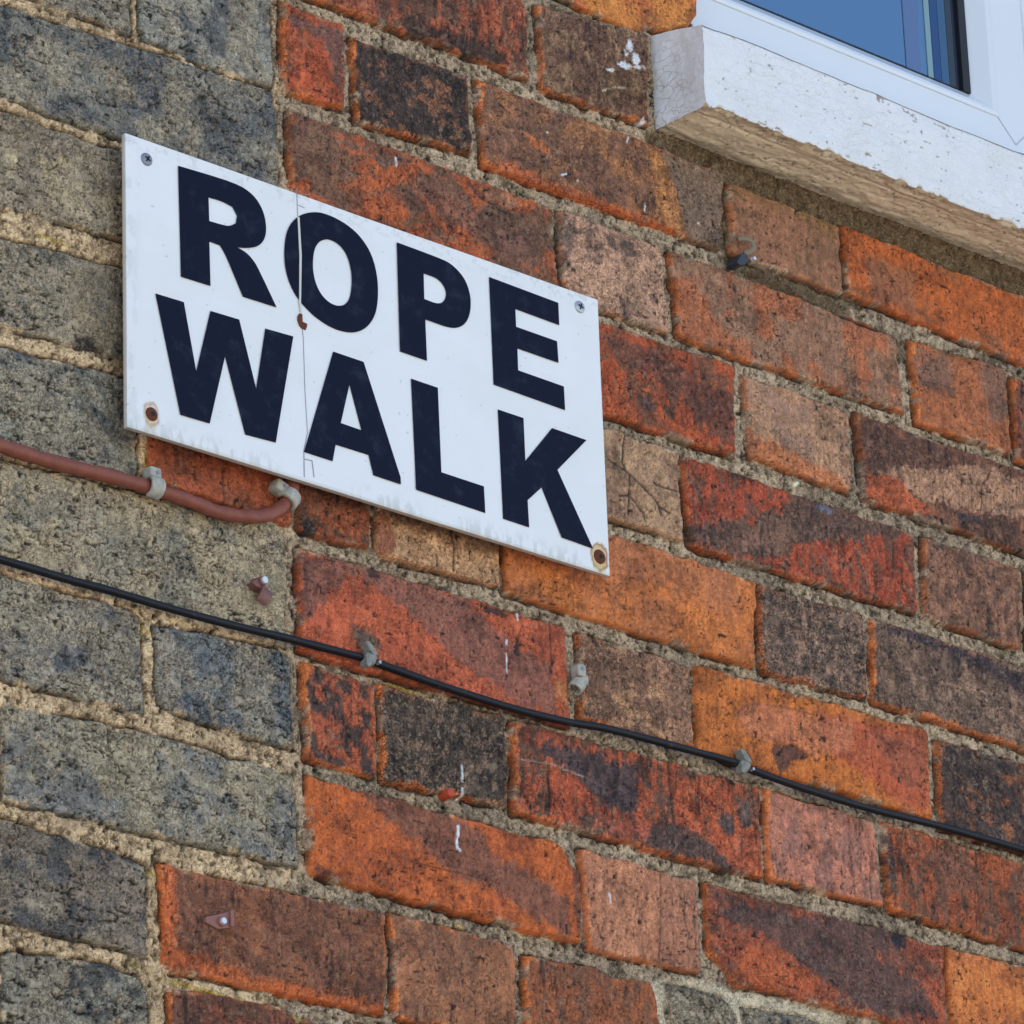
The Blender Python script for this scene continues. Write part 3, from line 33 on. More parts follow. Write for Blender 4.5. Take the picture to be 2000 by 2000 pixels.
LETTERS = [["R",[[-249.7,3063.0],[-203.8,3065.2],[-189.8,3061.4],[-182.3,3053.2],[-179.7,3043.0],[-180.8,3033.9],[-186.0,3026.9],[-194.4,3023.0],[-203.4,3020.9],[-196.4,3019.5],[-190.7,3015.7],[-187.0,3011.3],[-172.8,2988.8],[-199.5,2988.4],[-213.0,3013.5],[-217.3,3018.2],[-225.9,3018.4],[-225.4,2988.3],[-248.5,2987.9]],[[-226.0,3048.5],[-214.3,3049.1],[-206.7,3047.6],[-203.3,3042.6],[-204.3,3037.3],[-209.5,3033.6],[-215.8,3032.8],[-225.7,3032.4]]],["O",[[-140.2,3064.2],[-133.1,3065.6],[-123.7,3065.3],[-114.3,3063.6],[-106.0,3060.3],[-100.2,3056.2],[-95.0,3050.7],[-91.1,3042.8],[-89.0,3033.4],[-88.6,3023.5],[-89.7,3013.3],[-92.3,3005.1],[-97.3,2997.7],[-103.4,2992.3],[-110.6,2988.9],[-118.3,2987.4],[-126.5,2987.3],[-135.2,2989.0],[-143.3,2991.9],[-149.6,2995.7],[-154.7,2999.2],[-159.8,3005.1],[-163.1,3011.5],[-165.3,3019.8],[-165.6,3029.5],[-164.2,3040.3],[-161.1,3048.2],[-155.7,3055.3],[-148.5,3060.7]],[[-130.7,3048.1],[-136.0,3045.2],[-139.7,3040.6],[-141.6,3035.1],[-142.6,3026.9],[-142.0,3020.1],[-140.1,3013.7],[-136.4,3008.3],[-131.3,3004.9],[-126.0,3003.7],[-121.3,3004.3],[-116.5,3006.6],[-112.9,3011.1],[-111.0,3018.1],[-110.2,3025.3],[-110.7,3033.1],[-113.2,3040.9],[-117.2,3045.7],[-121.8,3047.9],[-126.5,3048.6]]],["P",[[-71.5,3063.2],[-30.9,3062.6],[-23.3,3060.4],[-16.9,3056.4],[-13.0,3052.1],[-10.3,3045.6],[-9.5,3038.5],[-10.6,3030.8],[-13.5,3024.2],[-17.9,3019.5],[-23.9,3016.4],[-30.4,3015.3],[-37.4,3015.3],[-49.4,3015.5],[-49.0,2986.7],[-71.5,2986.9]],[[-49.6,3047.7],[-39.7,3047.9],[-34.5,3045.9],[-31.4,3042.5],[-30.6,3038.8],[-31.4,3035.2],[-33.8,3031.8],[-37.4,3029.9],[-41.6,3029.3],[-49.7,3029.7]]],["E",[[7.3,3061.6],[67.7,3060.4],[67.8,3044.5],[29.2,3045.1],[29.3,3032.4],[65.2,3032.1],[65.7,3017.0],[29.7,3017.2],[29.6,3001.6],[69.6,3001.1],[69.8,2984.4],[7.8,2985.6]],None],["W",[[-268.5,2970.8],[-246.6,2971.3],[-237.5,2927.2],[-225.6,2971.3],[-203.0,2971.9],[-190.3,2928.4],[-182.1,2971.7],[-159.7,2972.6],[-175.5,2896.7],[-199.5,2895.7],[-214.6,2944.2],[-227.5,2895.6],[-250.1,2895.3]],None],["A",[[-127.2,2971.3],[-102.4,2971.1],[-74.2,2899.6],[-74.2,2895.0],[-96.5,2895.4],[-100.2,2908.2],[-127.1,2908.1],[-129.9,2896.2],[-152.8,2896.4]],[[-114.5,2952.5],[-122.5,2923.9],[-105.5,2923.5]]],["L",[[-62.9,2970.4],[-40.5,2970.2],[-39.8,2912.1],[-3.9,2911.7],[-3.5,2893.5],[-61.3,2894.7]],None],["K",[[10.7,2968.9],[32.7,2968.8],[32.9,2938.8],[57.6,2968.4],[87.8,2967.9],[60.8,2939.9],[89.4,2892.3],[62.4,2893.2],[46.3,2923.9],[33.5,2911.7],[34.0,2893.1],[11.8,2893.4]],None]]
SIGN = [[-290.3,3072.8],[102.9,3073.1],[105.1,2877.1],[-290.7,2876.8]]
SCREWS = [[-274.2,3060.0],[87.3,3063.1],[-272.0,2890.0],[95.5,2888.2],[-152.6,2984.7]]
CRACK = [[-154.0,3076.7],[-153.9,3065.3],[-153.7,3056.4],[-152.7,3030.1],[-153.9,2998.0],[-153.3,2990.4],[-151.2,2974.2],[-150.8,2939.5],[-149.5,2910.4],[-152.7,2897.5],[-152.8,2879.7]]
CRACK2 = [[-152.4,2891.8],[-146.3,2892.4],[-144.9,2881.7]]
CONDUIT = [[-421.5,2842.0],[-399.3,2844.6],[-377.0,2845.6],[-353.7,2845.5],[-324.1,2845.4],[-294.5,2846.8],[-272.7,2847.7],[-263.7,2847.4],[-249.2,2846.7],[-232.6,2846.3],[-216.4,2845.4],[-201.2,2845.9],[-187.0,2848.1],[-176.1,2851.9],[-166.2,2857.5],[-159.1,2864.2],[-154.4,2872.4],[-153.4,2880.5],[-152.8,2889.3],[-152.1,2898.0]]
CABLE = [[-431.0,2774.0],[-398.2,2773.2],[-376.0,2773.8],[-329.6,2773.3],[-294.2,2773.7],[-257.9,2773.3],[-209.2,2773.7],[-159.5,2775.5],[-139.2,2775.9],[-102.3,2776.8],[-87.0,2776.0],[-29.5,2772.9],[23.7,2771.6],[68.8,2772.7],[107.1,2776.0],[163.2,2777.2],[217.7,2777.8],[239.1,2775.7],[292.0,2773.1],[351.8,2772.4],[413.7,2774.1],[497.3,2774.1],[601.8,2772.5]]
PTS = {"c1":[-263.0,2848.2],"c1b":[-260.9,2858.1],"c2":[-157.0,2867.6],"c2b":[-162.2,2872.1],"k1":[-94.4,2776.9],"k2":[227.4,2776.7],"brown":[-179.4,2807.6],"brown2":[-173.9,2801.2],"grey":[83.4,2806.2],"grey2":[81.2,2798.8],"hook":[252.2,3150.2],"nail":[261.1,3151.7],"pink":[-213.3,2583.3],"plug":[-28.3,2704.4]}


# ------------------------------------------------------------------ helpers
ILL=(0.84,0.90,1.06)     # tint of the shade light: photo colour / this = base colour
def lin(c): return tuple(((v/255)/12.92 if v<=10.3 else ((v/255+.055)/1.055)**2.4) for v in c)
def albo(c): return tuple(min(.86,a/b) for a,b in zip(lin(c),ILL))
def alb(c):
    l=lin(c); y=.3*l[0]+.55*l[1]+.15*l[2]
    return tuple(min(.86,(a*.95+y*.05*k)/b*1.16) for a,b,k in zip(l,ILL,(1.2,1.,.6)))
def tag(o,label=None,cat=None,group=None,kind=None):
    if label:o['label']=label
    if cat:o['category']=cat
    if group:o['group']=group
    if kind:o['kind']=kind
    return o
def empty(name,loc,label=None,cat=None,group=None,kind=None):
    o=bpy.data.objects.new(name,None); COL.objects.link(o); o.location=loc; o.empty_display_size=.02
    return tag(o,label,cat,group,kind)
def link(name,me,mat,parent=None):
    o=bpy.data.objects.new(name,me); COL.objects.link(o)
    if mat and not me.materials: me.materials.append(mat)
    if parent:
        o.parent=parent; o.matrix_parent_inverse=Matrix.Translation(parent.location).inverted()
    return o
def from_bm(name,bm,mat,parent=None,smooth=False):
    bmesh.ops.recalc_face_normals(bm,faces=bm.faces)
    me=bpy.data.meshes.new(name); bm.to_mesh(me); bm.free()
    if smooth:
        for p in me.polygons: p.use_smooth=True
    return link(name,me,mat,parent)
def box(bm,x0,x1,y0,y1,z0,z1,bev=0):
    r=bmesh.ops.create_cube(bm,size=1.0)['verts']
    for v in r: v.co=Vector(((x0+x1)/2+v.co.x*(x1-x0),(y0+y1)/2+v.co.y*(y1-y0),(z0+z1)/2+v.co.z*(z1-z0)))
    if bev:
        es=list({e for v in r for e in v.link_edges}); bmesh.ops.bevel(bm,geom=es,offset=bev,segments=2,affect='EDGES',profile=.6)
    return r
def tube(bm,pts,rad,n=14,caps=True,flat=1.0,arc=None):
    """sweep a circle (or an arc of it) along pts; rad a number or a list"""
    P=[Vector(p) for p in pts]; rings=[]; up=None
    for i,p in enumerate(P):
        t=((P[min(i+1,len(P)-1)]-P[max(i-1,0)])).normalized()
        if up is None: up=Vector((0,-1,0)) if abs(t.y)<.9 else Vector((0,0,1))
        a=(up-t*up.dot(t)).normalized(); b=t.cross(a); up=a
        r=rad[i] if isinstance(rad,(list,tuple)) else rad
        rings.append([bm.verts.new(p+a*(math.cos(q)*r)+b*(math.sin(q)*r*flat)) for q in [2*math.pi*k/n for k in range(n)]])
    for i in range(len(P)-1):
        for k in range(n): bm.faces.new((rings[i][k],rings[i][(k+1)%n],rings[i+1][(k+1)%n],rings[i+1][k]))
    if caps: bm.faces.new(rings[0]); bm.faces.new(rings[-1])
def smooth_path(pts,per=8):
    P=[Vector(p) for p in pts]; out=[]
    for i in range(len(P)-1):
        p0,p1,p2,p3=P[max(i-1,0)],P[i],P[i+1],P[min(i+2,len(P)-1)]
        for k in range(per):
            t=k/per; out.append(.5*((2*p1)+(p2-p0)*t+(2*p0-5*p1+4*p2-p3)*t*t+(3*p1-p0-3*p2+p3)*t**3))
    out.append(P[-1]); return out
def plate(bm,pts,y0,y1):
    """prism of an outline in x,z between depths y0 and y1"""
    a=[bm.verts.new((x,y0,z)) for x,z in pts]; b=[bm.verts.new((x,y1,z)) for x,z in pts]
    bm.faces.new(a); bm.faces.new(b[::-1])
    for i in range(len(pts)):
        j=(i+1)%len(pts); bm.faces.new((a[i],b[i],b[j],a[j]))

# ---- value noise in numpy
def _h(ix,iy,s):
    n=(ix.astype(np.int64)*374761393+iy.astype(np.int64)*668265263+int(s)*1442695041)&0xffffffff
    n=((n^(n>>13))*1274126177)&0xffffffff
    n=((n^(n>>15))*2246822519)&0xffffffff
    return ((n^(n>>16))&0xffff)/65535.0
def vn(x,y,s=0):
    xi=np.floor(x);yi=np.floor(y);fx_=x-xi;fy=y-yi
    u=fx_*fx_*fx_*(fx_*(fx_*6-15)+10);v=fy*fy*fy*(fy*(fy*6-15)+10)
    a=_h(xi,yi,s);b=_h(xi+1,yi,s);c=_h(xi,yi+1,s);d=_h(xi+1,yi+1,s)
    return a+(b-a)*u+(c-a)*v+(a-b-c+d)*u*v
def fbm(x,y,s=0,o=4,g=.5):
    t=0;a=1;n=0
    for k in range(o):
        t=t+a*vn(x*(2**k)*1.03**k+17.3*k,y*(2**k)*1.03**k-9.1*k,s+k*13); n+=a; a*=g
        x,y=x*.8+y*.6,y*.8-x*.6
    return t/n
def ss(x,a,b):
    t=np.clip((x-a)/(b-a),0,1); return t*t*(3-2*t)
def sdf(px,pz,poly):
    """signed distance, inside positive"""
    P=np.array(poly,float); n=len(P); d=np.full(px.shape,1e9); ins=np.zeros(px.shape,bool)
    for i in range(n):
        ax,az=P[i-1]; bx,bz=P[i]; ex,ez=bx-ax,bz-az; wx,wz=px-ax,pz-az
        t=np.clip((wx*ex+wz*ez)/(ex*ex+ez*ez+1e-9),0,1)
        d=np.minimum(d,(wx-ex*t)**2+(wz-ez*t)**2)
        c=((az>pz)!=(bz>pz))&(px<(bx-ax)*(pz-az)/(bz-az+1e-12)+ax); ins^=c
    d=np.sqrt(d); return np.where(ins,d,-d)
def dline(px,pz,pl):
    P=np.array(pl,float); d=np.full(px.shape,1e9)
    for i in range(len(P)-1):
        ax,az=P[i];bx,bz=P[i+1];ex,ez=bx-ax,bz-az;wx,wz=px-ax,pz-az
        t=np.clip((wx*ex+wz*ez)/(ex*ex+ez*ez+1e-9),0,1); d=np.minimum(d,np.hypot(wx-ex*t,wz-ez*t))
    return d

# ------------------------------------------------------------------ materials
def mat(name,col=(.5,.5,.5),rough=.7,metal=0.,spec=.4):
    m=bpy.data.materials.new(name); m.use_nodes=True; b=m.node_tree.nodes['Principled BSDF']
    b.inputs['Base Color'].default_value=(*col,1); b.inputs['Roughness'].default_value=rough
    b.inputs['Metallic'].default_value=metal; b.inputs['Specular IOR Level'].default_value=spec
    return m
def N(m,t,**k):
    n=m.node_tree.nodes.new(t)
    for a,v in k.items(): setattr(n,a,v)
    return n
def L(m,a,b): m.node_tree.links.new(a,b)
def noise(m,vec,scale,detail=3,rough=.6,dist=0.):
    n=N(m,'ShaderNodeTexNoise'); n.inputs['Scale'].default_value=scale; n.inputs['Detail'].default_value=detail
    n.inputs['Roughness'].default_value=rough; n.inputs['Distortion'].default_value=dist; L(m,vec,n.inputs['Vector']); return n.outputs['Fac']
def mapr(m,f,a,b,c=0.,d=1.,smooth=True):
    n=N(m,'ShaderNodeMapRange'); n.interpolation_type='SMOOTHSTEP' if smooth else 'LINEAR'
    for k,v in zip(('From Min','From Max','To Min','To Max'),(a,b,c,d)): n.inputs[k].default_value=v
    L(m,f,n.inputs['Value']); return n.outputs['Result']
def mth(m,op,a,b=None):
    n=N(m,'ShaderNodeMath',operation=op)
    for i,v in enumerate((a,b)):
        if v is None: continue
        if isinstance(v,(int,float)): n.inputs[i].default_value=v
        else: L(m,v,n.inputs[i])
    return n.outputs[0]
def mix(m,f,a,b,bt='MIX'):
    n=N(m,'ShaderNodeMix',data_type='RGBA',blend_type=bt)
    if isinstance(f,(int,float)): n.inputs[0].default_value=f
    else: L(m,f,n.inputs[0])
    for i,v in ((6,a),(7,b)):
        if isinstance(v,tuple): n.inputs[i].default_value=(*v[:3],1)
        else: L(m,v,n.inputs[i])
    return n.outputs[2]
def bump(m,h,strength,dist,prev=None):
    n=N(m,'ShaderNodeBump'); n.inputs['Strength'].default_value=strength; n.inputs['Distance'].default_value=dist
    L(m,h,n.inputs['Height'])
    if prev: L(m,prev,n.inputs['Normal'])
    return n.outputs[0]
def obj_vec(m,scale=None):
    t=N(m,'ShaderNodeTexCoord').outputs['Object']
    if scale:
        k=N(m,'ShaderNodeMapping'); k.inputs['Scale'].default_value=scale; L(m,t,k.inputs[0]); return k.outputs[0]
    return t
def surf(name,fine,worm,grain,spec,rough,bd=.0006):
    m=mat(name,rough=rough,spec=spec); b=m.node_tree.nodes['Principled BSDF']; v=obj_vec(m)
    at=N(m,'ShaderNodeAttribute',attribute_name='Col'); pt=N(m,'ShaderNodeAttribute',attribute_name='pit')
    n1=noise(m,v,fine,2,.6,.6); n2=noise(m,v,fine*2.6,2,.6,.3); n3=noise(m,v,fine*.33,3,.6,.4)
    r1=mth(m,'ABSOLUTE',mth(m,'SUBTRACT',n1,.5)); wm=mapr(m,r1,.0,.085,1.,0.)          # crooked dark hairs
    pk=mapr(m,n2,.57,.66); gate=mapr(m,n3,.30,.52)
    dk=mth(m,'MULTIPLY',mth(m,'MAXIMUM',mth(m,'MULTIPLY',wm,gate),mth(m,'MULTIPLY',pk,.9)),mth(m,'MULTIPLY',mth(m,'ADD',mth(m,'MULTIPLY',pt.outputs['Fac'],.7),.3),worm))
    c=mix(m,mth(m,'MINIMUM',dk,.92),at.outputs['Color'],mix(m,1.,at.outputs['Color'],(.16,.14,.15),'MULTIPLY'))
    lt=mapr(m,n1,.60,.74,0.,grain); lt=mth(m,'MULTIPLY',lt,mth(m,'ADD',mth(m,'MULTIPLY',pt.outputs['Fac'],.9),.15))
    c=mix(m,lt,c,mix(m,.55,c,(.42,.36,.30)))
    tv=mapr(m,n2,.3,.7,.72,1.30,False); c=mix(m,1.,c,mix(m,1.,(1,1,1),tv,'MULTIPLY'),'MULTIPLY')
    L(m,c,b.inputs['Base Color'])
    h=mth(m,'SUBTRACT',n1,mth(m,'MULTIPLY',dk,.9))
    L(m,bump(m,h,.9,bd),b.inputs['Normal']); return m
M_red=surf('red_brick',330,.95,.45,.32,.75,.0006)
M_grey=surf('sooty_brick',360,.75,.4,.2,.9,.0006)
M_mort=surf('lime_mortar',330,.8,.35,.12,.95,.0006)

# ------------------------------------------------------------------ ground
me=bpy.data.meshes.new('ground'); me.from_pydata([(-200,-200,0),(200,-200,0),(200,200,0),(-200,200,0)],[],[(0,1,2,3)])
m=mat('pale_paving',(.2,.19,.175),.9); g=noise(m,obj_vec(m),90,4); L(m,mix(m,g,(.36,.34,.30),(.50,.47,.42)),m.node_tree.nodes['Principled BSDF'].inputs['Base Color'])
tag(link('ground',me,m),kind='structure')

# ------------------------------------------------------------------ the wall: one relief computed from the brick survey
HX0,HX1,HZ0,HZ1=-.700,1.000,2.140,3.860          # relief area; beyond it a plain brick sheet
OX0,OX1,OZ0,OZ1=.226,.930,3.300,4.420            # window opening
PAL=[((168,78,48),(116,74,62)),((150,76,56),(98,64,54)),((160,88,62),(138,98,84)),((120,82,70),(168,122,98)),((184,102,54),(172,98,62)),((96,66,60),(140,88,66)),((166,122,96),(150,112,94))]
rng=random.Random(5)
def course(z): return round((3260-z)/75)
rows={}
for b in BRICKS:
    a=np.array(b[1]); rows.setdefault(course(a[:,1].mean()),[]).append((a[:,0].min(),a[:,0].max(),b[2]))
gen=[]
def addgen(x0,x1,k,kind):
    zc=3260-75*k; j=lambda:rng.uniform(-1.2,1.2)
    p=[[x0+j(),zc+32+j()],[x1+j(),zc+32+j()],[x1+j(),zc-32+j()],[x0+j(),zc-32+j()]]
    if kind=='r': c=rng.choice(PAL); gen.append(['x',p,'r',c[0],c[1],.45,rng.uniform(10,25),rng.choice([.6,1,2]),.5,.5])
    else: gen.append(['x',p,'g',(rng.randint(104,130),)*2+(rng.randint(96,112),),(90,96,104),.4,22,1,.9,0])
for k in range(-9,17):
    rs=rows.get(k,[]); red=[r for r in rs if r[2]=='r']; gr=[r for r in rs if r[2]=='g']
    if red: tp=max([r for r in rs if r[2]=='r' or r[0]>-100],key=lambda r:r[1]); x=tp[1]+8; st=(tp[1]-tp[0])<150
    else: x=-145 if k%2==0 else -250; st=(k%2==0)
    if k==-1: x=max(x,240)
    xl=(min(r[0] for r in red) if red else x)-8
    while x<1000:
        wd=218 if st else 100
        if not (k in (-1,0) and x+wd>190 and x<975): addgen(x,x+wd,k,'r')
        x+=wd+9; st=not st
    if [g_ for g_ in gr if g_[0]<-100]: xl=min(min(r[0] for r in gr)-9,xl if not red else 1e9)
    if gr and red: pass
    st=(k%2==0)
    while xl>-700:
        wd=218 if st else 100; addgen(xl-wd,xl,k,'g'); xl-=wd+9; st=not st
ALL=BRICKS+gen
DIRTC=np.array(alb((74,60,48)))
def relief(X,Z):
    """x,z in mm -> height (mm, outwards), colour, kind, pit"""
    n=len(X)
    wx=X+(fbm(X/13,Z/13,1,3)-.5)*3.8+(fbm(X/6,Z/6,2,2)-.5)*1.3
    wz=Z+(fbm(X/13,Z/13,3,3)-.5)*3.4+(fbm(X/6,Z/6,4,2)-.5)*1.1
    side=ss(X+(fbm(X/30,Z/30,40,2)-.5)*60,-175,-130)       # 0 sooty side, 1 red side
    m3=fbm(X/3.0,Z/3.0,5,3); m9=fbm(X/9,Z/9,6,3); m1=vn(X/1.5,Z/1.5,7); m40=fbm(X/45,Z/45,8,3)
    cy=np.array(alb((204,178,148))); cr=np.array(alb((176,158,140))); cg=np.array(alb((132,120,110)))
    C=cy[None]*(1-side[:,None])+cr[None]*side[:,None]
    t=ss(m40,.45,.65)[:,None]*side[:,None]; C=C*(1-.5*t)+cg[None]*.5*t
    C=C*(.80+.44*m9)[:,None]
    dk=ss(m3,.60,.70)[:,None]; C=C*(1-.55*dk); C=C*(1-.35*ss(vn(X/1.3,Z/1.3,9),.62,.80))[:,None]; mp_=ss(vn(X/2.5,Z/2.5,19),.80,.88)*ss(fbm(X/20,Z/20,18,2),.35,.5); C=C*(1-.82*mp_)[:,None]; C=C*(1-.35*ss(fbm(X/6,Z/6,17,3),.55,.66))[:,None]; lt=ss(m3,.38,.28)[:,None]; C=C*(1-.3*lt)+np.array(alb((200,182,156)))[None]*.3*lt; tr_=ss(fbm(X/35,Z/35,29,2),.5,.62)[:,None]; C=C*(1-.18*tr_)
    Hm=-mp_*1.3-4.3*side-2.2*(1-side)+(m9-.5)*2.0*(.4+1.2*ss(fbm(X/40,Z/40,30,2),.4,.6))+(m3-.5)*.9-1.6*ss(m3,.66,.74)
    best=np.full(n,-99.); bi=np.full(n,-1)
    for i,b in enumerate(ALL):
        a=np.array(b[1]); q=np.nonzero((X>a[:,0].min()-9)&(X<a[:,0].max()+9)&(Z>a[:,1].min()-9)&(Z<a[:,1].max()+9))[0]
        if not len(q): continue
        s=sdf(wx[q],wz[q],a)+(.9 if b[2]=='r' else .6)
        r=4.0 if b[2]=='r' else 5.0                      # rounded corners: shrink near two edges at once
        cxm=np.abs(wx[q]-(a[:,0].min()+a[:,0].max())/2)-(np.ptp(a[:,0])/2-r); czm=np.abs(wz[q]-a[:,1].mean())-(np.ptp(a[:,1])/2-r)
        s=np.where((cxm>0)&(czm>0)&(len(a)==4),np.minimum(s,r-np.hypot(np.maximum(cxm,0),np.maximum(czm,0))+1.5),s)
        u=s>best[q]; best[q[u]]=s[u]; bi[q[u]]=i
    H=Hm.copy(); kind=np.zeros(n,int); pit=np.full(n,.75); mort=C.copy(); TM=np.ones(n); LTm=np.zeros(n); paint=np.zeros(n)
    for i in np.unique(bi):
        if i<0: continue
        b=ALL[i]; q=np.nonzero(bi==i)[0]; x,z=X[q],Z[q]; s=best[q]; sd=int(i*7+3)
        red=b[2]=='r'; c0=np.array(alb(b[3]));c1=np.array(alb(b[4])); sc=b[6]; an=b[7]
        xs,zs=x/sc*an+i*31.7,z/sc+i*11.3
        f=fbm(xs,zs,sd,5,.62); th=.5+(.5-b[5])*.42
        f=f+(fbm(x/2.2,z/2.2,sd+21,2)-.5)*.07+(fbm(x/5,z/5,sd+22,2)-.5)*.06; t=ss(f,th-.085,th+.085)[:,None]; c=c0[None]*(1-t)+c1[None]*t
        lo=fbm(x/38+i,z/38,sd+1,2); mid=fbm(x/6,z/6,sd+2,3)
        c=c*(.78+.26*lo+.30*mid)[:,None]; wr=np.abs(fbm(x/4.2,z/4.2,sd+14,3)-.5); wg=ss(fbm(x/24,z/24,sd+15,2),.42,.62); wm_=ss(wr,.055,.010)*(.25+.75*wg)*(.40+.60*b[8]); lt_=ss(fbm(x/3.1,z/3.1,sd+16,2),.62,.74)*(.2+.8*wg)*b[8]; LTm[q]=lt_*.42; 
        if not red:
            c=c*np.array([1.12,1.10,1.12])[None]
            t2=ss(fbm(x/26+i*3,z/26,sd+5,4),.42,.60)[:,None]; c=c*(1-.6*t2)+np.array(alb(gt_))[None]*.6*t2
            rg=np.abs(fbm(x/14*.6+z/40,z/7,sd+6,4)-.5); c=c*(1-.88*ss(rg,.028,.006)*ss(lo,.38,.52))[:,None]
        # arris worn back to raw orange clay, strongest on the left end
        if b[9]>0 and red:
            a=np.array(b[1]); xl=x-a[:,0].min(); zb=z-a[:,1].min()
            wz_=np.maximum(1.9,2.6+6.0*(fbm(x/11,z/11,sd+8,2)-.35))
            e=ss(s,wz_,wz_-1.8)*b[9]*np.clip(.40+.95*ss(xl,9,3)+.45*ss(zb,9,4),0,1.2)
            e=np.clip(e,0,1)[:,None]; c=c*(1-e)+np.array(alb((212,112,62)))[None]*e
        if red:
            rm=ss(s,7,0)*ss(fbm(x/18,z/18,sd+23,3),.52,.66)*(.5 if b[5]<.5 else .8)*(sum(b[3])<390); c=c*(1-.5*rm)[:,None]
        # small burnt specks
        sp=ss(vn(x/2.0,z/2.0,sd+9),.84,.92)*ss(fbm(x/15,z/15,sd+10,2),.40,.55)
        big=ss(vn(x/2.7+5,z/2.7,sd+18),.875,.93)*ss(fbm(x/22,z/22,sd+19,2),.40,.55)
        stk=fbm(x/2.0,z/13,sd+20,3) if red else fbm(x/9,z/2.5,sd+20,3)
        soot=ss(fbm(x/30,z/17,sd+24,5,.66),.53,.62); blk=ss(fbm(x/3.4,z/20,sd+26,4,.6),.60,.66)*ss(fbm(x/26,z/30,sd+27,2),.45,.58)*((.75 if b[7]>=1.5 or sum(b[3])<270 else .22) if red else .2)
        TM[q]=(1-.75*wm_)*(1-.80*sp)*(1-.88*big)*(.72+.56*fbm(x/2.6,z/2.6,sd+17,2))*(.72+.56*stk)*(1-(.42 if red else .2)*soot*(.4+.6*ss(fbm(x/3,z/3,sd+25,2),.35,.6)))*(1-.72*blk)*1.14
        h=-wm_*.5+(fbm(x/55,z/30,sd+3,2)-.5)*2.6+(mid-.5)*(1.1 if red else 1.3)+(vn(x/1.9,z/1.9,sd+4)-.5)*(.30 if red else .35)-sp*.8-(t[:,0]-.5)*.5
        if not red: h=h-ss(rg,.03,.0)*1.3-1.0
        h=h-np.maximum(0,2.6-s)**2*.22
        k=ss(s,-.2,1.3); H[q]=Hm[q]*(1-k)+h*k
        side_zone=(s>-.5)
        gap=np.exp(-((s+.5)/.85)**2)*ss(fbm(x/16,z/16,sd+11,3),*((.36,.54) if red else (.28,.42)))
        H[q]-=gap*2.4; 
        kk=ss(s,-.35,.25)[:,None]
        # smears of mortar over the brick edge
        sm=ss(s,5.,.5)*ss(fbm(x/15,z/11,sd+12,2),.60,.68); sm=(sm*.8)[:,None]
        if red: c=c*np.array([.90,.96,.86 if b[3][2]<84 else 1.0])[None]
        C[q]=mort[q]*(1-kk)+(c*(1-sm)+mort[q]*sm)*kk
        C[q]*=(1-.85*gap)[:,None]
        ki=1 if red else 2
        kind[q]=np.where(s>.2,ki,0); pit[q]=np.where(s>.2,b[8],.75)
    names=[b[0] for b in ALL]
    nmix=(fbm(X/5,Z/5,60,3)-.5)*2; nfine=(fbm(X/1.8,Z/1.8,61,2)-.5)*2
    for who,typ,pl,col,p1,amp,st_,hh in PATCH:
        a=np.array(pl); mg=14
        q=(X>a[:,0].min()-mg)&(X<a[:,0].max()+mg)&(Z>a[:,1].min()-mg)&(Z<a[:,1].max()+mg)
        if who=='M': q&=(kind==0)
        elif who!='*': q&=(bi==(names.index(who)))&(best>-.3)
        q=np.nonzero(q)[0]
        if not len(q): continue
        if typ=='p':
            d=sdf(X[q],Z[q],a)+nmix[q]*amp*1.0+nfine[q]*(1.+min(amp,5.)*.45); k=ss(d,-p1*.7-.4,p1*1.1+.6)*st_*(1-.22*ss(nfine[q],.1,.6)*(amp>1.5))
        else:
            d=dline(X[q],Z[q],a)+nmix[q]*amp*.6; k=ss(d,p1/2+.75,p1/2-.25)*st_
        vr=(.86+.28*fbm(X[q]/4,Z[q]/4,62,3))[:,None] if typ=='p' and sum(col)<600 else 1.
        C[q]=C[q]*(1-k[:,None])+np.array(alb(col))[None]*k[:,None]*vr; H[q]+=hh*k
        if sum(col)>590 or sum(col)<60: paint[q]=np.maximum(paint[q],k)
    f_=ss(best,.7,1.9)*(1-paint); C=C*(1-f_+f_*TM)[:,None]; l_=(LTm*f_)[:,None]; C=C*(1-l_)+(C*.4+np.array(alb((200,174,150)))[None]*.6)*l_
    return H,np.clip(C,0.004,.86),kind,pit*(1-paint)
gt_=(150,141,126)

step=1.0; blk=4
nx=int(round((HX1-HX0)*1000/blk)); nz=int(round((HZ1-HZ0)*1000/blk))
bxc=HX0*1000+(np.arange(nx)+.5)*blk; bzc=HZ0*1000+(np.arange(nz)+.5)*blk
BX,BZ=np.meshgrid(bxc,bzc,indexing='ij')
VIEW=[(-376,3146),(576,3462),(491,2647),(-374,2491)]
fine=sdf(BX.ravel(),BZ.ravel(),VIEW).reshape(BX.shape)>-16
opening=(BX>OX0*1000)&(BZ>OZ0*1000)
def build(cells_mask,sub):
    """cells_mask over blocks, each block split into sub x sub quads -> X,Z,quads"""
    i,j=np.nonzero(cells_mask); s=blk/sub
    a,b=np.meshgrid(np.arange(sub),np.arange(sub),indexing='ij')
    ci=(i[:,None]*sub+a.ravel()[None]).ravel(); cj=(j[:,None]*sub+b.ravel()[None]).ravel()
    NZ=nz*sub+1
    q=np.stack([ci*NZ+cj,(ci+1)*NZ+cj,(ci+1)*NZ+cj+1,ci*NZ+cj+1],1)
    ids,inv=np.unique(q,return_inverse=True); q=inv.reshape(q.shape)
    return HX0*1000+(ids//NZ)*s,HZ0*1000+(ids%NZ)*s,q
wall=empty('brick_wall',(0.15,0.0,0.0),'old brick house wall, sooty yellow-grey bricks at the left toothed into red and orange bricks','wall')
parts={0:[[],[],[],[]],1:[[],[],[],[]],2:[[],[],[],[]]}
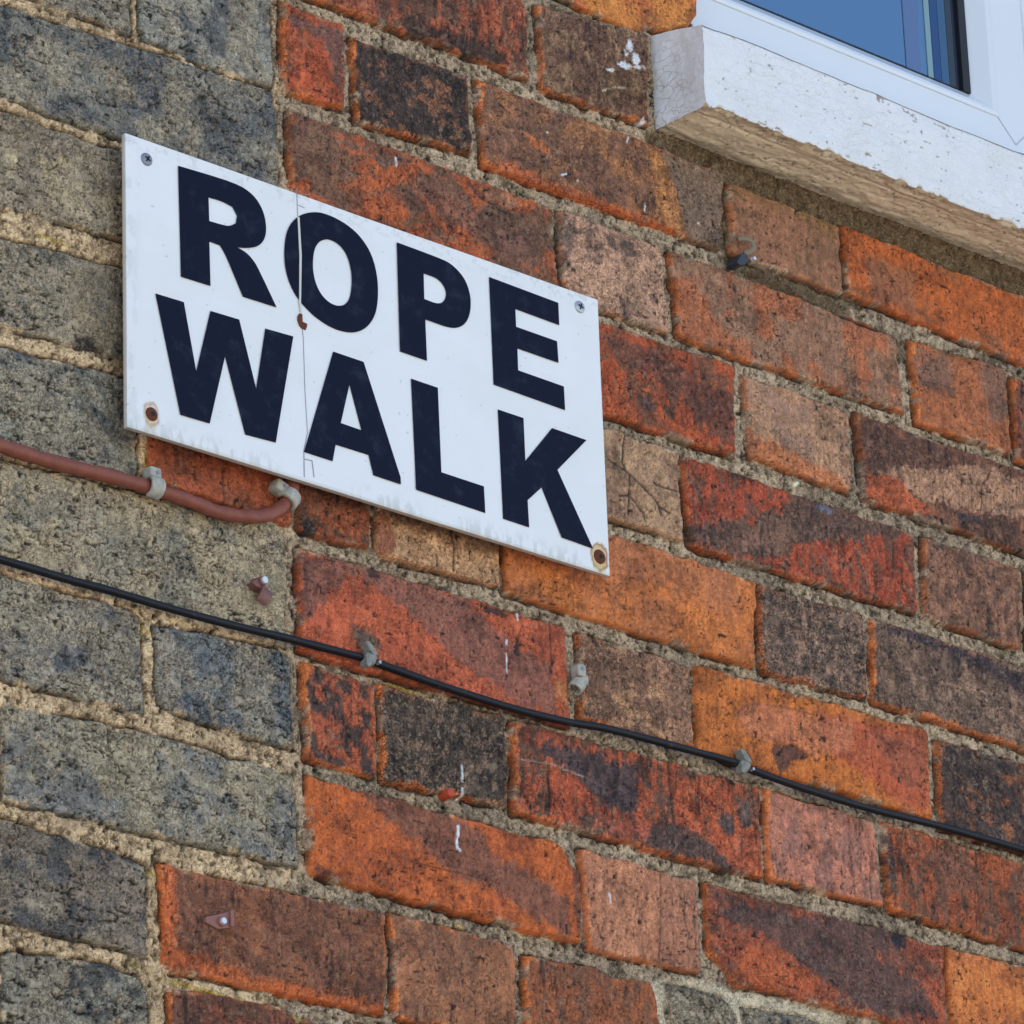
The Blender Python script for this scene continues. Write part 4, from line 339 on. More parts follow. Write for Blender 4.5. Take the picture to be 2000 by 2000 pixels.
def emit(X,Z,q):
    H,C,kd,pit=relief(X,Z)
    fk=kd[q].max(1); 
    for k in (0,1,2):
        qq=q[fk==k]
        if not len(qq): continue
        ids,inv=np.unique(qq,return_inverse=True); off=sum(len(v) for v in parts[k][0])
        parts[k][0].append(np.stack([X[ids]/1000,-H[ids]/1000,Z[ids]/1000],1)); parts[k][1].append(inv.reshape(qq.shape)+off)
        parts[k][2].append(C[ids]); parts[k][3].append(pit[ids])
emit(*build(fine&~opening,4))
emit(*build(~fine&~opening,1))
for k,nm,mt in ((0,'mortar',M_mort),(1,'red_brickwork',M_red),(2,'sooty_brickwork',M_grey)):
    V=np.concatenate(parts[k][0]);Q=np.concatenate(parts[k][1]);C=np.concatenate(parts[k][2]);Pt=np.concatenate(parts[k][3])
    me=bpy.data.meshes.new(nm); me.vertices.add(len(V)); me.vertices.foreach_set('co',V.astype(np.float32).ravel())
    me.loops.add(Q.size); me.loops.foreach_set('vertex_index',Q.astype(np.int32).ravel())
    me.polygons.add(len(Q)); me.polygons.foreach_set('loop_start',(np.arange(len(Q))*4).astype(np.int32))
    me.polygons.foreach_set('loop_total',np.full(len(Q),4,np.int32)); me.polygons.foreach_set('use_smooth',np.ones(len(Q),bool))
    at=me.attributes.new('Col','FLOAT_COLOR','POINT'); at.data.foreach_set('color',np.concatenate([C,np.ones((len(C),1))],1).astype(np.float32).ravel())
    at=me.attributes.new('pit','FLOAT','POINT'); at.data.foreach_set('value',Pt.astype(np.float32))
    me.update(calc_edges=True); me.validate(); o=link(nm,me,mt,wall)
del parts

# plain sheet of the same bond further out, and the body of the house behind
m=mat('outer_brick',(.3,.1,.06),.85); bt=N(m,'ShaderNodeTexBrick'); mp=N(m,'ShaderNodeMapping'); mp.inputs['Rotation'].default_value=(R_(90),0,0)
L(m,N(m,'ShaderNodeTexCoord').outputs['Object'],mp.inputs[0]); L(m,mp.outputs[0],bt.inputs['Vector'])
bt.inputs['Scale'].default_value=1; bt.inputs['Brick Width'].default_value=.227; bt.inputs['Row Height'].default_value=.075; bt.inputs['Mortar Size'].default_value=.005
bt.inputs['Color1'].default_value=(*alb((150,76,52)),1); bt.inputs['Color2'].default_value=(*alb((116,76,64)),1); bt.inputs['Mortar'].default_value=(*alb((150,135,112)),1)
L(m,mix(m,1.,bt.outputs['Color'],mix(m,noise(m,obj_vec(m),30,4),(.6,.6,.6),(1.25,1.2,1.15)),'MULTIPLY'),m.node_tree.nodes['Principled BSDF'].inputs['Base Color'])
bm=bmesh.new(); WX0,WX1,WZ1=-5.,7.,5.2
for a,b,c,d in ((WX0,HX0,0,WZ1),(HX1,WX1,0,WZ1),(HX0,HX1,0,HZ0),(HX0,OX0,HZ1,WZ1),(OX0,OX1,OZ1,WZ1),(OX1,HX1,HZ1,WZ1)): box(bm,a,b,.004,.22,c,d)
box(bm,HX0,OX0,.012,.22,HZ0,HZ1); box(bm,OX1,HX1,.012,.22,OZ0,HZ1); box(bm,OX0,HX1,.012,.22,HZ0,OZ0-.002)
box(bm,WX0,WX0+.2,.22,6,0,WZ1); box(bm,WX1-.2,WX1,.22,6,0,WZ1); box(bm,WX0,WX1,6,6.2,0,WZ1); box(bm,WX0,WX1,.22,6,WZ1-.2,WZ1)
from_bm('outer_brickwork',bm,m,wall)

# ------------------------------------------------------------------ stone-like timber sill, painted, bare underneath
def relief_grid(name,mats,faces):
    """faces: (origin,u,v,nu,nv,height_fn,mat_index); a patch of displaced grid each"""
    V=[];F=[];MI=[]
    for o,u,v,nu,nv,fn,mi in faces:
        o,u,v=map(np.array,(o,u,v)); nrm=np.cross(u,v); nrm=nrm/np.linalg.norm(nrm)
        a,b=np.meshgrid(np.linspace(0,1,nu),np.linspace(0,1,nv),indexing='ij'); a=a.ravel();b=b.ravel()
        p=o[None]+a[:,None]*u[None]+b[:,None]*v[None]; p=fn(p,a,b,nrm); base=len(V)
        off=sum(len(x) for x in V); V.append(p)
        i,j=np.meshgrid(np.arange(nu-1),np.arange(nv-1),indexing='ij'); i=i.ravel();j=j.ravel()
        F.append(np.stack([i*nv+j,(i+1)*nv+j,(i+1)*nv+j+1,i*nv+j+1],1)+off); MI+= [mi]*len(i)
    V=np.concatenate(V);F=np.concatenate(F); me=bpy.data.meshes.new(name); me.from_pydata(V.tolist(),[],F.tolist())
    me.polygons.foreach_set('material_index',MI); me.polygons.foreach_set('use_smooth',[True]*len(F))
    for q in mats: me.materials.append(q)
    return me
def warp(p):
    """same noise field for every face, so the edges of the sill meet"""
    X,Y,Z=p[:,0]*1000,p[:,1]*1000,p[:,2]*1000
    dz=(fbm(X/60,Y/20,70,3)-.5)*4; dy=(fbm(X/50,Z/25,71,3)-.5)*2.4; dx=(fbm(Y/20+9,Z/20,72,2)-.5)*2.5
    # worn lower front arris
    e_=np.exp(-((p[:,1]+SP)**2+(p[:,2]-SZ0)**2)/(.0035**2)); jg=(fbm(X/5,X*0+3,80,3)-.5)*7+(fbm(X/22,X*0+5,81,2)-.5)*5
    dz=dz+e_*np.maximum(jg,-.6); dy=dy+e_*np.maximum(jg,0)*.4
    q=p.copy(); q[:,0]+=dx/1000; q[:,1]+=dy/1000; q[:,2]+=dz/1000; return q
SX0,SX1,SZ0,SZ1,SP=.1866,.964,3.2320,3.2935,.045
def chipmask(U,V,wear,sd):
    f=fbm(U/8,V/2.6,sd,4,.6)+(fbm(U/2.5,V/1.4,sd+5,2)-.5)*.2+(fbm(U/45,V/30,sd+9,2)-.5)*.12
    r_=np.abs(fbm(U/16,V/5,sd+6,4)-.5); g=ss(fbm(U/40,V/20,sd+7,2),.42,.6)
    ch=ss(f,.80-.19*wear,.815-.19*wear); cr_=ss(r_,.012,.003)*g*(.28+.75*wear)
    return ch,cr_
CH=[]
def fn_front(p,a,b,n):
    q=warp(p); X,Z=p[:,0]*1000,p[:,2]*1000; zz=Z-SZ0*1000
    wear=np.clip(ss(zz,7,0)*.75+ss(X,440,600)*.5+ss(zz,56,61)*.8*ss(X,260,420),0,1.)*1.
    ch,cr_=chipmask(X,Z,wear,83)
    h=(fbm(X/9,Z/3,73,4)-.5)*.9+(fbm(X/2.5,Z/1.5,74,2)-.5)*.35-ch*.7-cr_*.6
    edge=np.minimum(1,np.minimum(b,1-b)*(SZ1-SZ0)*1000/2.2); q[:,1]-=h/1000*edge; q[:,1]+=(1-edge)**2*.0012
    CH.append(np.maximum(ch,cr_*.8)); return q
def fn_end(p,a,b,n):
    q=warp(p); Y,Z=p[:,1]*1000,p[:,2]*1000; ed=np.minimum(np.minimum(b,1-b)*60,np.minimum(a,1-a)*60)
    wear=np.clip(ss(ed,6,0)*.75,0,1); ch,cr_=chipmask(Y*1.1,Z,wear,97); r_=np.abs(fbm(Y/18+Z/40,Z/4.2,99,3)-.5); cr_=np.maximum(cr_,ss(r_,.03,.006)*.42)
    edge=np.minimum(1,ed/3); q[:,0]-=((fbm(Y/7,Z/5,76,4)-.5)*1.2-ch*.5-cr_*.5)/1000*edge; CH.append(ch*.6*0+cr_*.5); return q
def fn_under(p,a,b,n):
    q=warp(p); X,Y=p[:,0]*1000,-p[:,1]*1000
    h=(fbm(X/18,Y/5,77,4)-.5)*1.0+(fbm(X/4,Y/3,78,3)-.5)*1.0
    edge=np.minimum(1,np.minimum(b,1-b)*50/2)
    gro=np.exp(-((Y-31+(fbm(X/80,X*0,79,2)-.5)*2)/.9)**2)*1.6        # drip groove
    r_=np.abs(fbm(X/13,Y/6,82,4)-.5); cr_=ss(r_,.022,.006)*ss(fbm(X/30,Y/20,84,2),.36,.48)
    sp_=ss(vn(X/2,Y/1.6,85),.86,.93)*ss(fbm(X/20,Y/10,86,2),.45,.6); rag=np.clip(ss(Y,41,45)*ss(fbm(X/8,Y/3,87,3),.40,.5)+ss(Y,3+6*(fbm(X/5,Y*0,88,3)-.3),0)*1.4,0,1.6); fk=ss(fbm(X/16,Y/9,89,4),.53,.535)
    fke=np.exp(-(np.abs(fbm(X/16,Y/9,89,4)-.532)/.008)**2)*ss(fbm(X/50,Y/40,79,2),.4,.55); h=h+fk*.5; m_=np.maximum(fke*.55,0*fk); m_=np.maximum(m_,cr_); m_=np.maximum(np.maximum(cr_*0+m_,sp_*.8),np.maximum(rag*.45,np.maximum(gro/1.6*.4,ss(Y,36,40)*.38))); q[:,2]-=(h-gro-cr_*.9-sp_*.8)/1000*edge; CH.append(m_); return q
def fn_top(p,a,b,n): CH.append(np.zeros(len(p))); return warp(p)
M_paint=mat('flaking_white_paint',rough=.55,spec=.35); m=M_paint; b=m.node_tree.nodes['Principled BSDF']; v=obj_vec(m)
vs_=obj_vec(m,(14,30,70)); nd=noise(m,v,60,3); 
cv=N(m,'ShaderNodeVectorMath',operation='ADD'); sc_=N(m,'ShaderNodeVectorMath',operation='SCALE'); nz_=N(m,'ShaderNodeTexNoise'); nz_.inputs['Scale'].default_value=50; L(m,v,nz_.inputs['Vector'])
L(m,nz_.outputs['Color'],sc_.inputs[0]); sc_.inputs['Scale'].default_value=1.2; L(m,vs_,cv.inputs[0]); L(m,sc_.outputs[0],cv.inputs[1])
vo=N(m,'ShaderNodeTexVoronoi',feature='DISTANCE_TO_EDGE'); vo.inputs['Scale'].default_value=2.3; L(m,cv.outputs[0],vo.inputs['Vector'])
crk=mapr(m,vo.outputs['Distance'],.0,.035,1.,0.); gate=mapr(m,noise(m,v,12,3),.40,.58); sx0=N(m,'ShaderNodeSeparateXYZ'); L(m,v,sx0.inputs[0]); crk=mth(m,'MULTIPLY',mth(m,'MULTIPLY',crk,mth(m,'ADD',mth(m,'MULTIPLY',gate,.85),.05)),mapr(m,sx0.outputs[0],.1915,.1885,.30,.8))
st=obj_vec(m,(60,400,400)); grain=noise(m,st,1.6,3); fl=mapr(m,noise(m,st,3.,3,.7),.66,.72); lg=mapr(m,noise(m,v,9,3),.46,.62); fl=mth(m,'MULTIPLY',fl,mth(m,'ADD',mth(m,'MULTIPLY',lg,.7),.05))
dirt=mapr(m,noise(m,v,22,4,.65),.42,.72)
base=mix(m,mth(m,'MULTIPLY',dirt,.30),(.77,.775,.78),(.62,.60,.54))
cpa=N(m,'ShaderNodeAttribute',attribute_name='chip').outputs['Fac']; c=mix(m,mth(m,'MULTIPLY',cpa,.85),base,mix(m,noise(m,v,300,2),(.10,.08,.065),(.42,.36,.28))); c=mix(m,mth(m,'MULTIPLY',crk,.6),c,(.24,.21,.18)); c=mix(m,mth(m,'MULTIPLY',fl,.25),c,(.36,.30,.22)); L(m,c,b.inputs['Base Color'])
sx_=N(m,'ShaderNodeSeparateXYZ'); L(m,v,sx_.inputs[0]); far=mapr(m,sx_.outputs[0],.30,.62,.0,1.); low=mapr(m,sx_.outputs[2],3.252,3.236,.0,1.)
chip=mapr(m,noise(m,obj_vec(m,(110,300,420)),1.,3,.7,.8),.60,.66); wear=mth(m,'MULTIPLY',mth(m,'MAXIMUM',far,mth(m,'MULTIPLY',low,.8)),mapr(m,noise(m,v,26,3),.40,.58)); chip=mth(m,'MULTIPLY',mth(m,'MULTIPLY',chip,wear),.18)
c=mix(m,mth(m,'MULTIPLY',chip,.85),c,(.14,.11,.09)); gg=noise(m,obj_vec(m,(500,900,900)),1.,3,.7); c=mix(m,1.,c,mix(m,gg,(.80,.80,.81),(1.14,1.13,1.12)),'MULTIPLY'); L(m,c,b.inputs['Base Color'])
h=mth(m,'SUBTRACT',mth(m,'ADD',mth(m,'MULTIPLY',grain,.5),mth(m,'MULTIPLY',noise(m,v,240,3),.3)),mth(m,'ADD',mth(m,'MULTIPLY',crk,.8),mth(m,'MULTIPLY',fl,.5)))
L(m,bump(m,h,.8,.0008),b.inputs['Normal'])
M_wood=mat('bare_weathered_timber',rough=.85,spec=.2); m=M_wood; b=m.node_tree.nodes['Principled BSDF']; v=obj_vec(m); st=obj_vec(m,(18,200,200))
gr_=noise(m,st,1.5,4,.65); c=mix(m,gr_,(.80,.61,.38),(.90,.76,.54))
vo=N(m,'ShaderNodeTexVoronoi',feature='DISTANCE_TO_EDGE'); cv=N(m,'ShaderNodeVectorMath',operation='ADD'); L(m,obj_vec(m,(45,110,60)),cv.inputs[0])
sc_=N(m,'ShaderNodeVectorMath',operation='SCALE'); nz_=N(m,'ShaderNodeTexNoise'); nz_.inputs['Scale'].default_value=45; L(m,v,nz_.inputs['Vector']); L(m,nz_.outputs['Color'],sc_.inputs[0]); sc_.inputs['Scale'].default_value=2.2; L(m,sc_.outputs[0],cv.inputs[1])
L(m,cv.outputs[0],vo.inputs['Vector']); vo.inputs['Scale'].default_value=1.0
crk=mth(m,'MULTIPLY',mapr(m,vo.outputs['Distance'],.0,.03,1.,0.),mapr(m,noise(m,v,30,3),.42,.58))
c=mix(m,mth(m,'MULTIPLY',crk,.12),c,(.10,.06,.035)); c=mix(m,mth(m,'MULTIPLY',N(m,'ShaderNodeAttribute',attribute_name='chip').outputs['Fac'],.8),c,(.16,.10,.06)); pk=mapr(m,noise(m,v,220,3),.64,.70); c=mix(m,mth(m,'MULTIPLY',pk,.6),c,(.10,.07,.045)); 
c=mix(m,mapr(m,noise(m,v,70,4),.60,.74,0,.6),c,(.66,.58,.46)); L(m,c,b.inputs['Base Color'])
L(m,bump(m,mth(m,'ADD',mth(m,'MULTIPLY',gr_,.4),mth(m,'MULTIPLY',noise(m,v,260,3),.5)),.8,.0009),b.inputs['Normal'])
yb=.030
me=relief_grid('window_sill',[M_paint,M_wood],[
 ((SX0,-SP,SZ0),(SX1-SX0,0,0),(0,0,SZ1-SZ0),780,62,fn_front,0),
 ((SX0,yb,SZ0),(0,-SP-yb,0),(0,0,SZ1-SZ0+.0),76,62,lambda p,a,b,n:fn_end(p+np.stack([0*a,0*a,b*(1-a)*.0165],1),a,b,n),0),
 ((SX1,-SP,SZ0),(0,SP+yb,0),(0,0,SZ1-SZ0),20,16,lambda p,a,b,n:fn_top(p+np.stack([0*a,0*a,b*a*.0165],1),a,b,n),0),
 ((SX0,-SP,SZ1),(SX1-SX0,0,0),(0,SP+yb,.0165),300,10,fn_top,0),
 ((SX0,yb,SZ0),(SX1-SX0,0,0),(0,-SP-yb,0),780,76,fn_under,1)])
at=me.attributes.new('chip','FLOAT','POINT'); at.data.foreach_set('value',np.concatenate(CH).astype(np.float32))
sill=link('window_sill',me,None); tag(sill,'thick timber window sill with flaking white paint and bare tan underside','window sill')

# ------------------------------------------------------------------ window
M_upvc=mat('white_upvc',(.80,.82,.84),.25,spec=.5)
nb=noise(M_upvc,obj_vec(M_upvc),8,3); L(M_upvc,mix(M_upvc,nb,(.64,.67,.70),(.70,.73,.76)),M_upvc.node_tree.nodes['Principled BSDF'].inputs['Base Color'])
M_black=mat('black_rubber',(.012,.012,.014),.5)
M_dark=mat('dark_room',(.05,.06,.075),.9)
win=empty('window',(.575,.02,3.30),'white plastic framed window with blue sky mirrored in its glass above the flaking sill','window')
FX0,FX1,FZ0,FZ1=.188,.924,3.3095,4.40; ZR=3.364; YF=.020; YG=.032; BD=.018
lights=[(.238,.557),(.592,FX1-.045)]
bm=bmesh.new()
def quad(bm,*p): return bm.faces.new([bm.verts.new(c) for c in p])
zt=FZ1-.055
for a,b_,c,d in ((FX0,FX1,FZ0,ZR),(FX0,FX1,zt,FZ1),(FX0,lights[0][0],ZR,zt),(lights[0][1],lights[1][0],ZR,zt),(lights[1][1],FX1,ZR,zt)):
    box(bm,a,b_,YF,YF+.06,c,d)
bmesh.ops.remove_doubles(bm,verts=bm.verts,dist=1e-5)
frame=from_bm('frame',bm,M_upvc,win)
for (a,b_) in lights:
    bm=bmesh.new(); g=.0006
    prof=[(0.,YF+.0003),(.0004,YF-.0012),(.003,YF-.0018),(.006,YF-.0008),(BD,YG-.001),(BD,YG+.02)]
    ring=[]
    for t,y in prof: ring.append([(a+t,y,ZR+t),(b_-t,y,ZR+t),(b_-t,y,zt-t),(a+t,y,zt-t)])
    for i in range(len(prof)-1):
        for k in range(4): quad(bm,ring[i][k],ring[i][(k+1)%4],ring[i+1][(k+1)%4],ring[i+1][k])
    bead=from_bm('glazing_bead',bm,M_upvc,frame)
    bm=bmesh.new()
    t0,t1=BD-.0002,BD+.0022
    for k in range(4):
        q=[(a+t0,YG-.0016,ZR+t0),(b_-t0,YG-.0016,ZR+t0),(b_-t0,YG-.0016,zt-t0),(a+t0,YG-.0016,zt-t0)]; r=[(a+t1,YG-.0004,ZR+t1),(b_-t1,YG-.0004,ZR+t1),(b_-t1,YG-.0004,zt-t1),(a+t1,YG-.0004,zt-t1)]
        quad(bm,q[k],q[(k+1)%4],r[(k+1)%4],r[k])
    for xa,xb in ((a+BD-.0002,a+BD+.003),(b_-BD-.0075,b_-BD+.0002)):
        box(bm,xa,xb,YG-.0032,YG-.0008,ZR+BD,zt-BD)
    # spacer bar of the double glazing
    for k in range(4):
        t=BD+.0015; q=[(a+t,0,ZR+t),(b_-t,0,ZR+t),(b_-t,0,zt-t),(a+t,0,zt-t)]
        p,r=q[k],q[(k+1)%4]; quad(bm,(p[0],YG+.003,p[2]),(r[0],YG+.003,r[2]),(r[0],YG+.019,r[2]),(p[0],YG+.019,p[2]))
    from_bm('gasket',bm,M_black,frame)
M_glass=bpy.data.materials.new('window_glass'); M_glass.use_nodes=True; m=M_glass; m.node_tree.nodes.clear()
gl=N(m,'ShaderNodeBsdfGlossy'); gl.inputs['Roughness'].default_value=.0; gl.inputs['Color'].default_value=(.56,.80,1,1)
tr=N(m,'ShaderNodeBsdfTransparent'); tr.inputs['Color'].default_value=(.88,.94,1,1); fr=N(m,'ShaderNodeFresnel'); fr.inputs['IOR'].default_value=4.4
mx=N(m,'ShaderNodeMixShader'); L(m,fr.outputs[0],mx.inputs[0]); L(m,tr.outputs[0],mx.inputs[1]); L(m,gl.outputs[0],mx.inputs[2]); o_=N(m,'ShaderNodeOutputMaterial'); L(m,mx.outputs[0],o_.inputs[0])
for (a,b_) in lights:
    bm=bmesh.new(); box(bm,a+BD-.004,b_-BD+.004,YG,YG+.004,ZR+BD-.004,zt-BD+.004); from_bm('glass_pane',bm,M_glass,win)
# welded mitre joints: fine grooves
M_groove=mat('joint_line',(.42,.45,.50),.7)
bm=bmesh.new(); xm=(lights[0][1]+lights[1][0])/2; tipz=ZR-.0172
def ribbon(bm,p,q,w,y):
    p,q=Vector((p[0],y,p[1])),Vector((q[0],y,q[1])); d=(q-p).normalized(); n=Vector((-d.z,0,d.x))*w/2
    a=[bm.verts.new(c) for c in (p-n,q-n,q+n,p+n)]; b=[bm.verts.new(c.co+Vector((0,.0008,0))) for c in a]
    bm.faces.new(a)
    for i in range(4): bm.faces.new((a[i],b[i],b[(i+1)%4],a[(i+1)%4]))
ribbon(bm,(lights[0][1],ZR),(xm,tipz),.0009,YF-.0004); ribbon(bm,(lights[1][0],ZR),(xm,tipz),.0009,YF-.0004)
from_bm('weld_joint',bm,M_groove,frame)
# room behind
bm=bmesh.new()
for a in ((OX0-.3,OX1+.3,1.8,1.82,3.0,4.9),(OX0-.32,OX0-.3,.10,1.8,3.0,4.9),(OX1+.3,OX1+.32,.10,1.8,3.0,4.9),(OX0-.3,OX1+.3,.22,1.8,2.98,3.0),(OX0-.3,OX1+.3,.22,1.8,4.9,4.92)): box(bm,*a)
box(bm,OX0-.3,OX0,.221,.225,3.0,4.9); box(bm,OX1,OX1+.3,.221,.225,3.0,4.9)
from_bm('room_lining',bm,M_dark,wall)
# pale and dark bands reflected near the pane edge, painted as thin coloured strips
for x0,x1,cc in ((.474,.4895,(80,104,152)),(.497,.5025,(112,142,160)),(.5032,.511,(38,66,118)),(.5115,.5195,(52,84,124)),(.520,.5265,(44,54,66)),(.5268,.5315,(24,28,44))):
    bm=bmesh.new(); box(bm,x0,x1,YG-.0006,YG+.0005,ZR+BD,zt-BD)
    mm=mat('painted_reflection',albo(cc),.25,spec=.3); o=from_bm('reflection_band',bm,mm,win)

# ------------------------------------------------------------------ street sign
SGX0,SGX1,SGZ0,SGZ1=-.2905,.1040,2.8769,3.0731; YS=-.016
sign=empty('street_sign',(-.093,YS,2.8769),'cracked white street sign reading ROPE WALK in black capitals on the brick wall','sign')
# face with stains of its own
gx=np.arange(0,397)/396; gz=np.arange(0,199)/198
A,B_=np.meshgrid(gx,gz,indexing='ij'); X=(SGX0+A*(SGX1-SGX0))*1000; Z=(SGZ0+B_*(SGZ1-SGZ0))*1000
x,z=X.ravel(),Z.ravel(); c=np.tile(np.array([.80,.80,.79]),(len(x),1))
def blend(c,k,col): return c*(1-k[:,None])+np.array(col)[None]*k[:,None]
gr=ss(z,SGZ0*1000+15,SGZ0*1000+1)*ss(fbm(x/3,z/9,90,4),.45,.62)*ss(fbm(x/40,z*0,91,2),.35,.6)
yl=ss(fbm(x/60,z/40,98,3),.45,.65); c=blend(c,yl*.10,(.62,.60,.50)); c=blend(c,gr*.5,(.46,.46,.42)); c=blend(c,ss(z,SGZ0*1000+3.0,SGZ0*1000)*.5,(.5,.45,.3))
gr=ss(x,SGX0*1000+14,SGX0*1000+2)*ss(fbm(x/4,z/10,92,4),.52,.64); c=blend(c,gr*.3,(.5,.52,.5))
lf=ss(z,SGZ1*1000-14,SGZ1*1000-2)*ss(fbm(x/3,z/3,93,3),.58,.66); c=blend(c,lf*.3,(.45,.45,.42))
for (sx,sz),ra,st_ in ((SCREWS[2],6.2,.55),(SCREWS[3],8.0,1.)):
    d=np.hypot((x-sx)*1.15,(z-sz)*.9)+(fbm(x/3,z/3,94,3)-.5)*3
    c=blend(c,ss(d,ra+3,ra-2)*.85*st_,(.68,.44,.14)); c=blend(c,ss(np.abs(d-ra),1.6,.2)*.9*st_,(.34,.13,.03)); 
    dr=ss(np.abs(x-sx)+(fbm(x/2,z/5,95,2)-.5)*4,6,3)*(z<sz)*ss(z,sz-17,sz-4); c=blend(c,dr*.55*st_,(.60,.44,.16))
sp=ss(vn(x/1.7,z/1.7,96),.972,.99); c=blend(c,sp*.5,(.3,.3,.3))
nX,nZ=len(gx),len(gz); yy=np.full(len(x),YS)+(fbm(x/70,z/70,97,2)-.5)*.0006
Vv=np.stack([x/1000,yy,z/1000],1).tolist(); Ff=[]
i,j=np.meshgrid(np.arange(nX-1),np.arange(nZ-1),indexing='ij'); i=i.ravel();j=j.ravel()
Ff=np.stack([i*nZ+j,(i+1)*nZ+j,(i+1)*nZ+j+1,i*nZ+j+1],1).tolist()
peri=[k*nZ for k in range(nX)]+[(nX-1)*nZ+k for k in range(1,nZ)]+[k*nZ+nZ-1 for k in range(nX-2,-1,-1)]+[k for k in range(nZ-2,0,-1)]
nb_=len(Vv); sc=[]
for k,pv in enumerate(peri):
    v=Vv[pv]; Vv.append([v[0],YS+.0036,v[2]])
for k in range(len(peri)):
    k2=(k+1)%len(peri); Ff.append([peri[k],nb_+k,nb_+k2,peri[k2]])
Ff.append([nb_+k for k in range(len(peri))])
c=np.concatenate([c,np.tile([[.50,.42,.33]],(len(peri),1))])
me=bpy.data.meshes.new('board'); me.from_pydata(Vv,[],Ff); at=me.attributes.new('Col','FLOAT_COLOR','POINT')
at.data.foreach_set('color',np.concatenate([c,np.ones((len(c),1))],1).astype(np.float32).ravel())
m=mat('sign_enamel',rough=.32,spec=.5); a_=N(m,'ShaderNodeAttribute',attribute_name='Col'); b=m.node_tree.nodes['Principled BSDF']
L(m,mix(m,1.,a_.outputs['Color'],mix(m,noise(m,obj_vec(m),30,4),(.95,.95,.95),(1.02,1.02,1.02)),'MULTIPLY'),b.inputs['Base Color'])
board=link('board',me,m,sign)
M_edge=mat('dirty_sign_edge',(.42,.34,.27),.8)
M_let=mat('faded_black_lettering',(.012,.014,.030),.55,spec=.12); m=M_let
L(m,mix(m,mapr(m,noise(m,obj_vec(m),60,5,.7),.50,.78),(.003,.005,.018),(.020,.027,.048)),m.node_tree.nodes['Principled BSDF'].inputs['Base Color'])
def letter(ch,out,inn):
    cu=bpy.data.curves.new('letter','CURVE'); cu.dimensions='2D'; cu.fill_mode='BOTH'; cu.extrude=.00012
    for pl in (out,inn):
        if not pl: continue
        s=cu.splines.new('POLY'); s.points.add(len(pl)-1); s.use_cyclic_u=True
        for p,(xx,zz) in zip(s.points,pl): p.co=(xx/1000,zz/1000,0,1)
    t=bpy.data.objects.new('t',cu); COL.objects.link(t); dg=bpy.context.evaluated_depsgraph_get(); dg.update()
    me=bpy.data.meshes.new_from_object(t.evaluated_get(dg)); bpy.data.objects.remove(t)
    me.transform(Matrix.Translation((0,YS-.0006,0))@Matrix.Rotation(R_(90),4,'X')); me.materials.clear()
    o=link('letter',me,M_let,sign); o['label']='black capital letter '+ch; return o
def rnd(pl,sharp=38):
    """Chaikin-smooth only the gentle corners of a traced outline"""
    P=[Vector(p) for p in pl]; out=[]; n=len(P)
    for i in range(n):
        a=(P[i]-P[i-1]); b=(P[(i+1)%n]-P[i]); ang=math.degrees(a.angle(b))
        if ang<sharp: out+= [tuple(P[i]-a*.25),tuple(P[i]+b*.25)]
        else: out.append(tuple(P[i]))
    return out
for ch,o1,i1 in LETTERS:
    if ch in 'ROP': o1=rnd(rnd(o1)); i1=rnd(rnd(i1)) if i1 else None
    letter(ch,o1,i1)
# crack
M_crk=mat('crack_filler',(.60,.60,.54),.8); M_crk2=mat('crack_shadow',(.27,.28,.31),.8)
def strip(name,pts,w,y,mt):
    bm=bmesh.new(); n=len(pts); A_=[];B2=[]
    for k,(xx,zz) in enumerate(pts):
        A_.append(bm.verts.new((xx/1000-w[k]/2000,y,zz/1000))); B2.append(bm.verts.new((xx/1000+w[k]/2000,y,zz/1000)))
    c1=[bm.verts.new(v.co+Vector((0,.0007,0))) for v in A_]; c2=[bm.verts.new(v.co+Vector((0,.0007,0))) for v in B2]
    for k in range(n-1):
        bm.faces.new((A_[k],B2[k],B2[k+1],A_[k+1])); bm.faces.new((A_[k],c1[k],c1[k+1],A_[k+1])); bm.faces.new((B2[k],c2[k],c2[k+1],B2[k+1]))
    return from_bm(name,bm,mt,board)
strip('crack',CRACK[:3],[.35,.35,.35],YS-.0004,M_crk2)
strip('crack',CRACK[2:6],[1.4,1.7,1.3,.8],YS-.0012,M_crk)
strip('crack',CRACK[5:],[.35,.3,.28,.28,.5,.5],YS-.0004,M_crk2)
bm=bmesh.new()
for p,q in zip(CRACK2[:-1],CRACK2[1:]): ribbon(bm,(p[0]/1000,p[1]/1000),(q[0]/1000,q[1]/1000),.0005,YS-.0004)
from_bm('crack',bm,M_crk2,board); bm=bmesh.new()
p=CRACK[0]; ribbon(bm,(p[0]/1000+.0002,p[1]/1000-.004),(p[0]/1000+.011,p[1]/1000-.001),.0003,YS-.0004)
ribbon(bm,(CRACK[1][0]/1000+.0006,CRACK[1][1]/1000),(CRACK[1][0]/1000+.006,CRACK[1][1]/1000-.0005),.0003,YS-.0004)
from_bm('crack',bm,M_crk2,board)
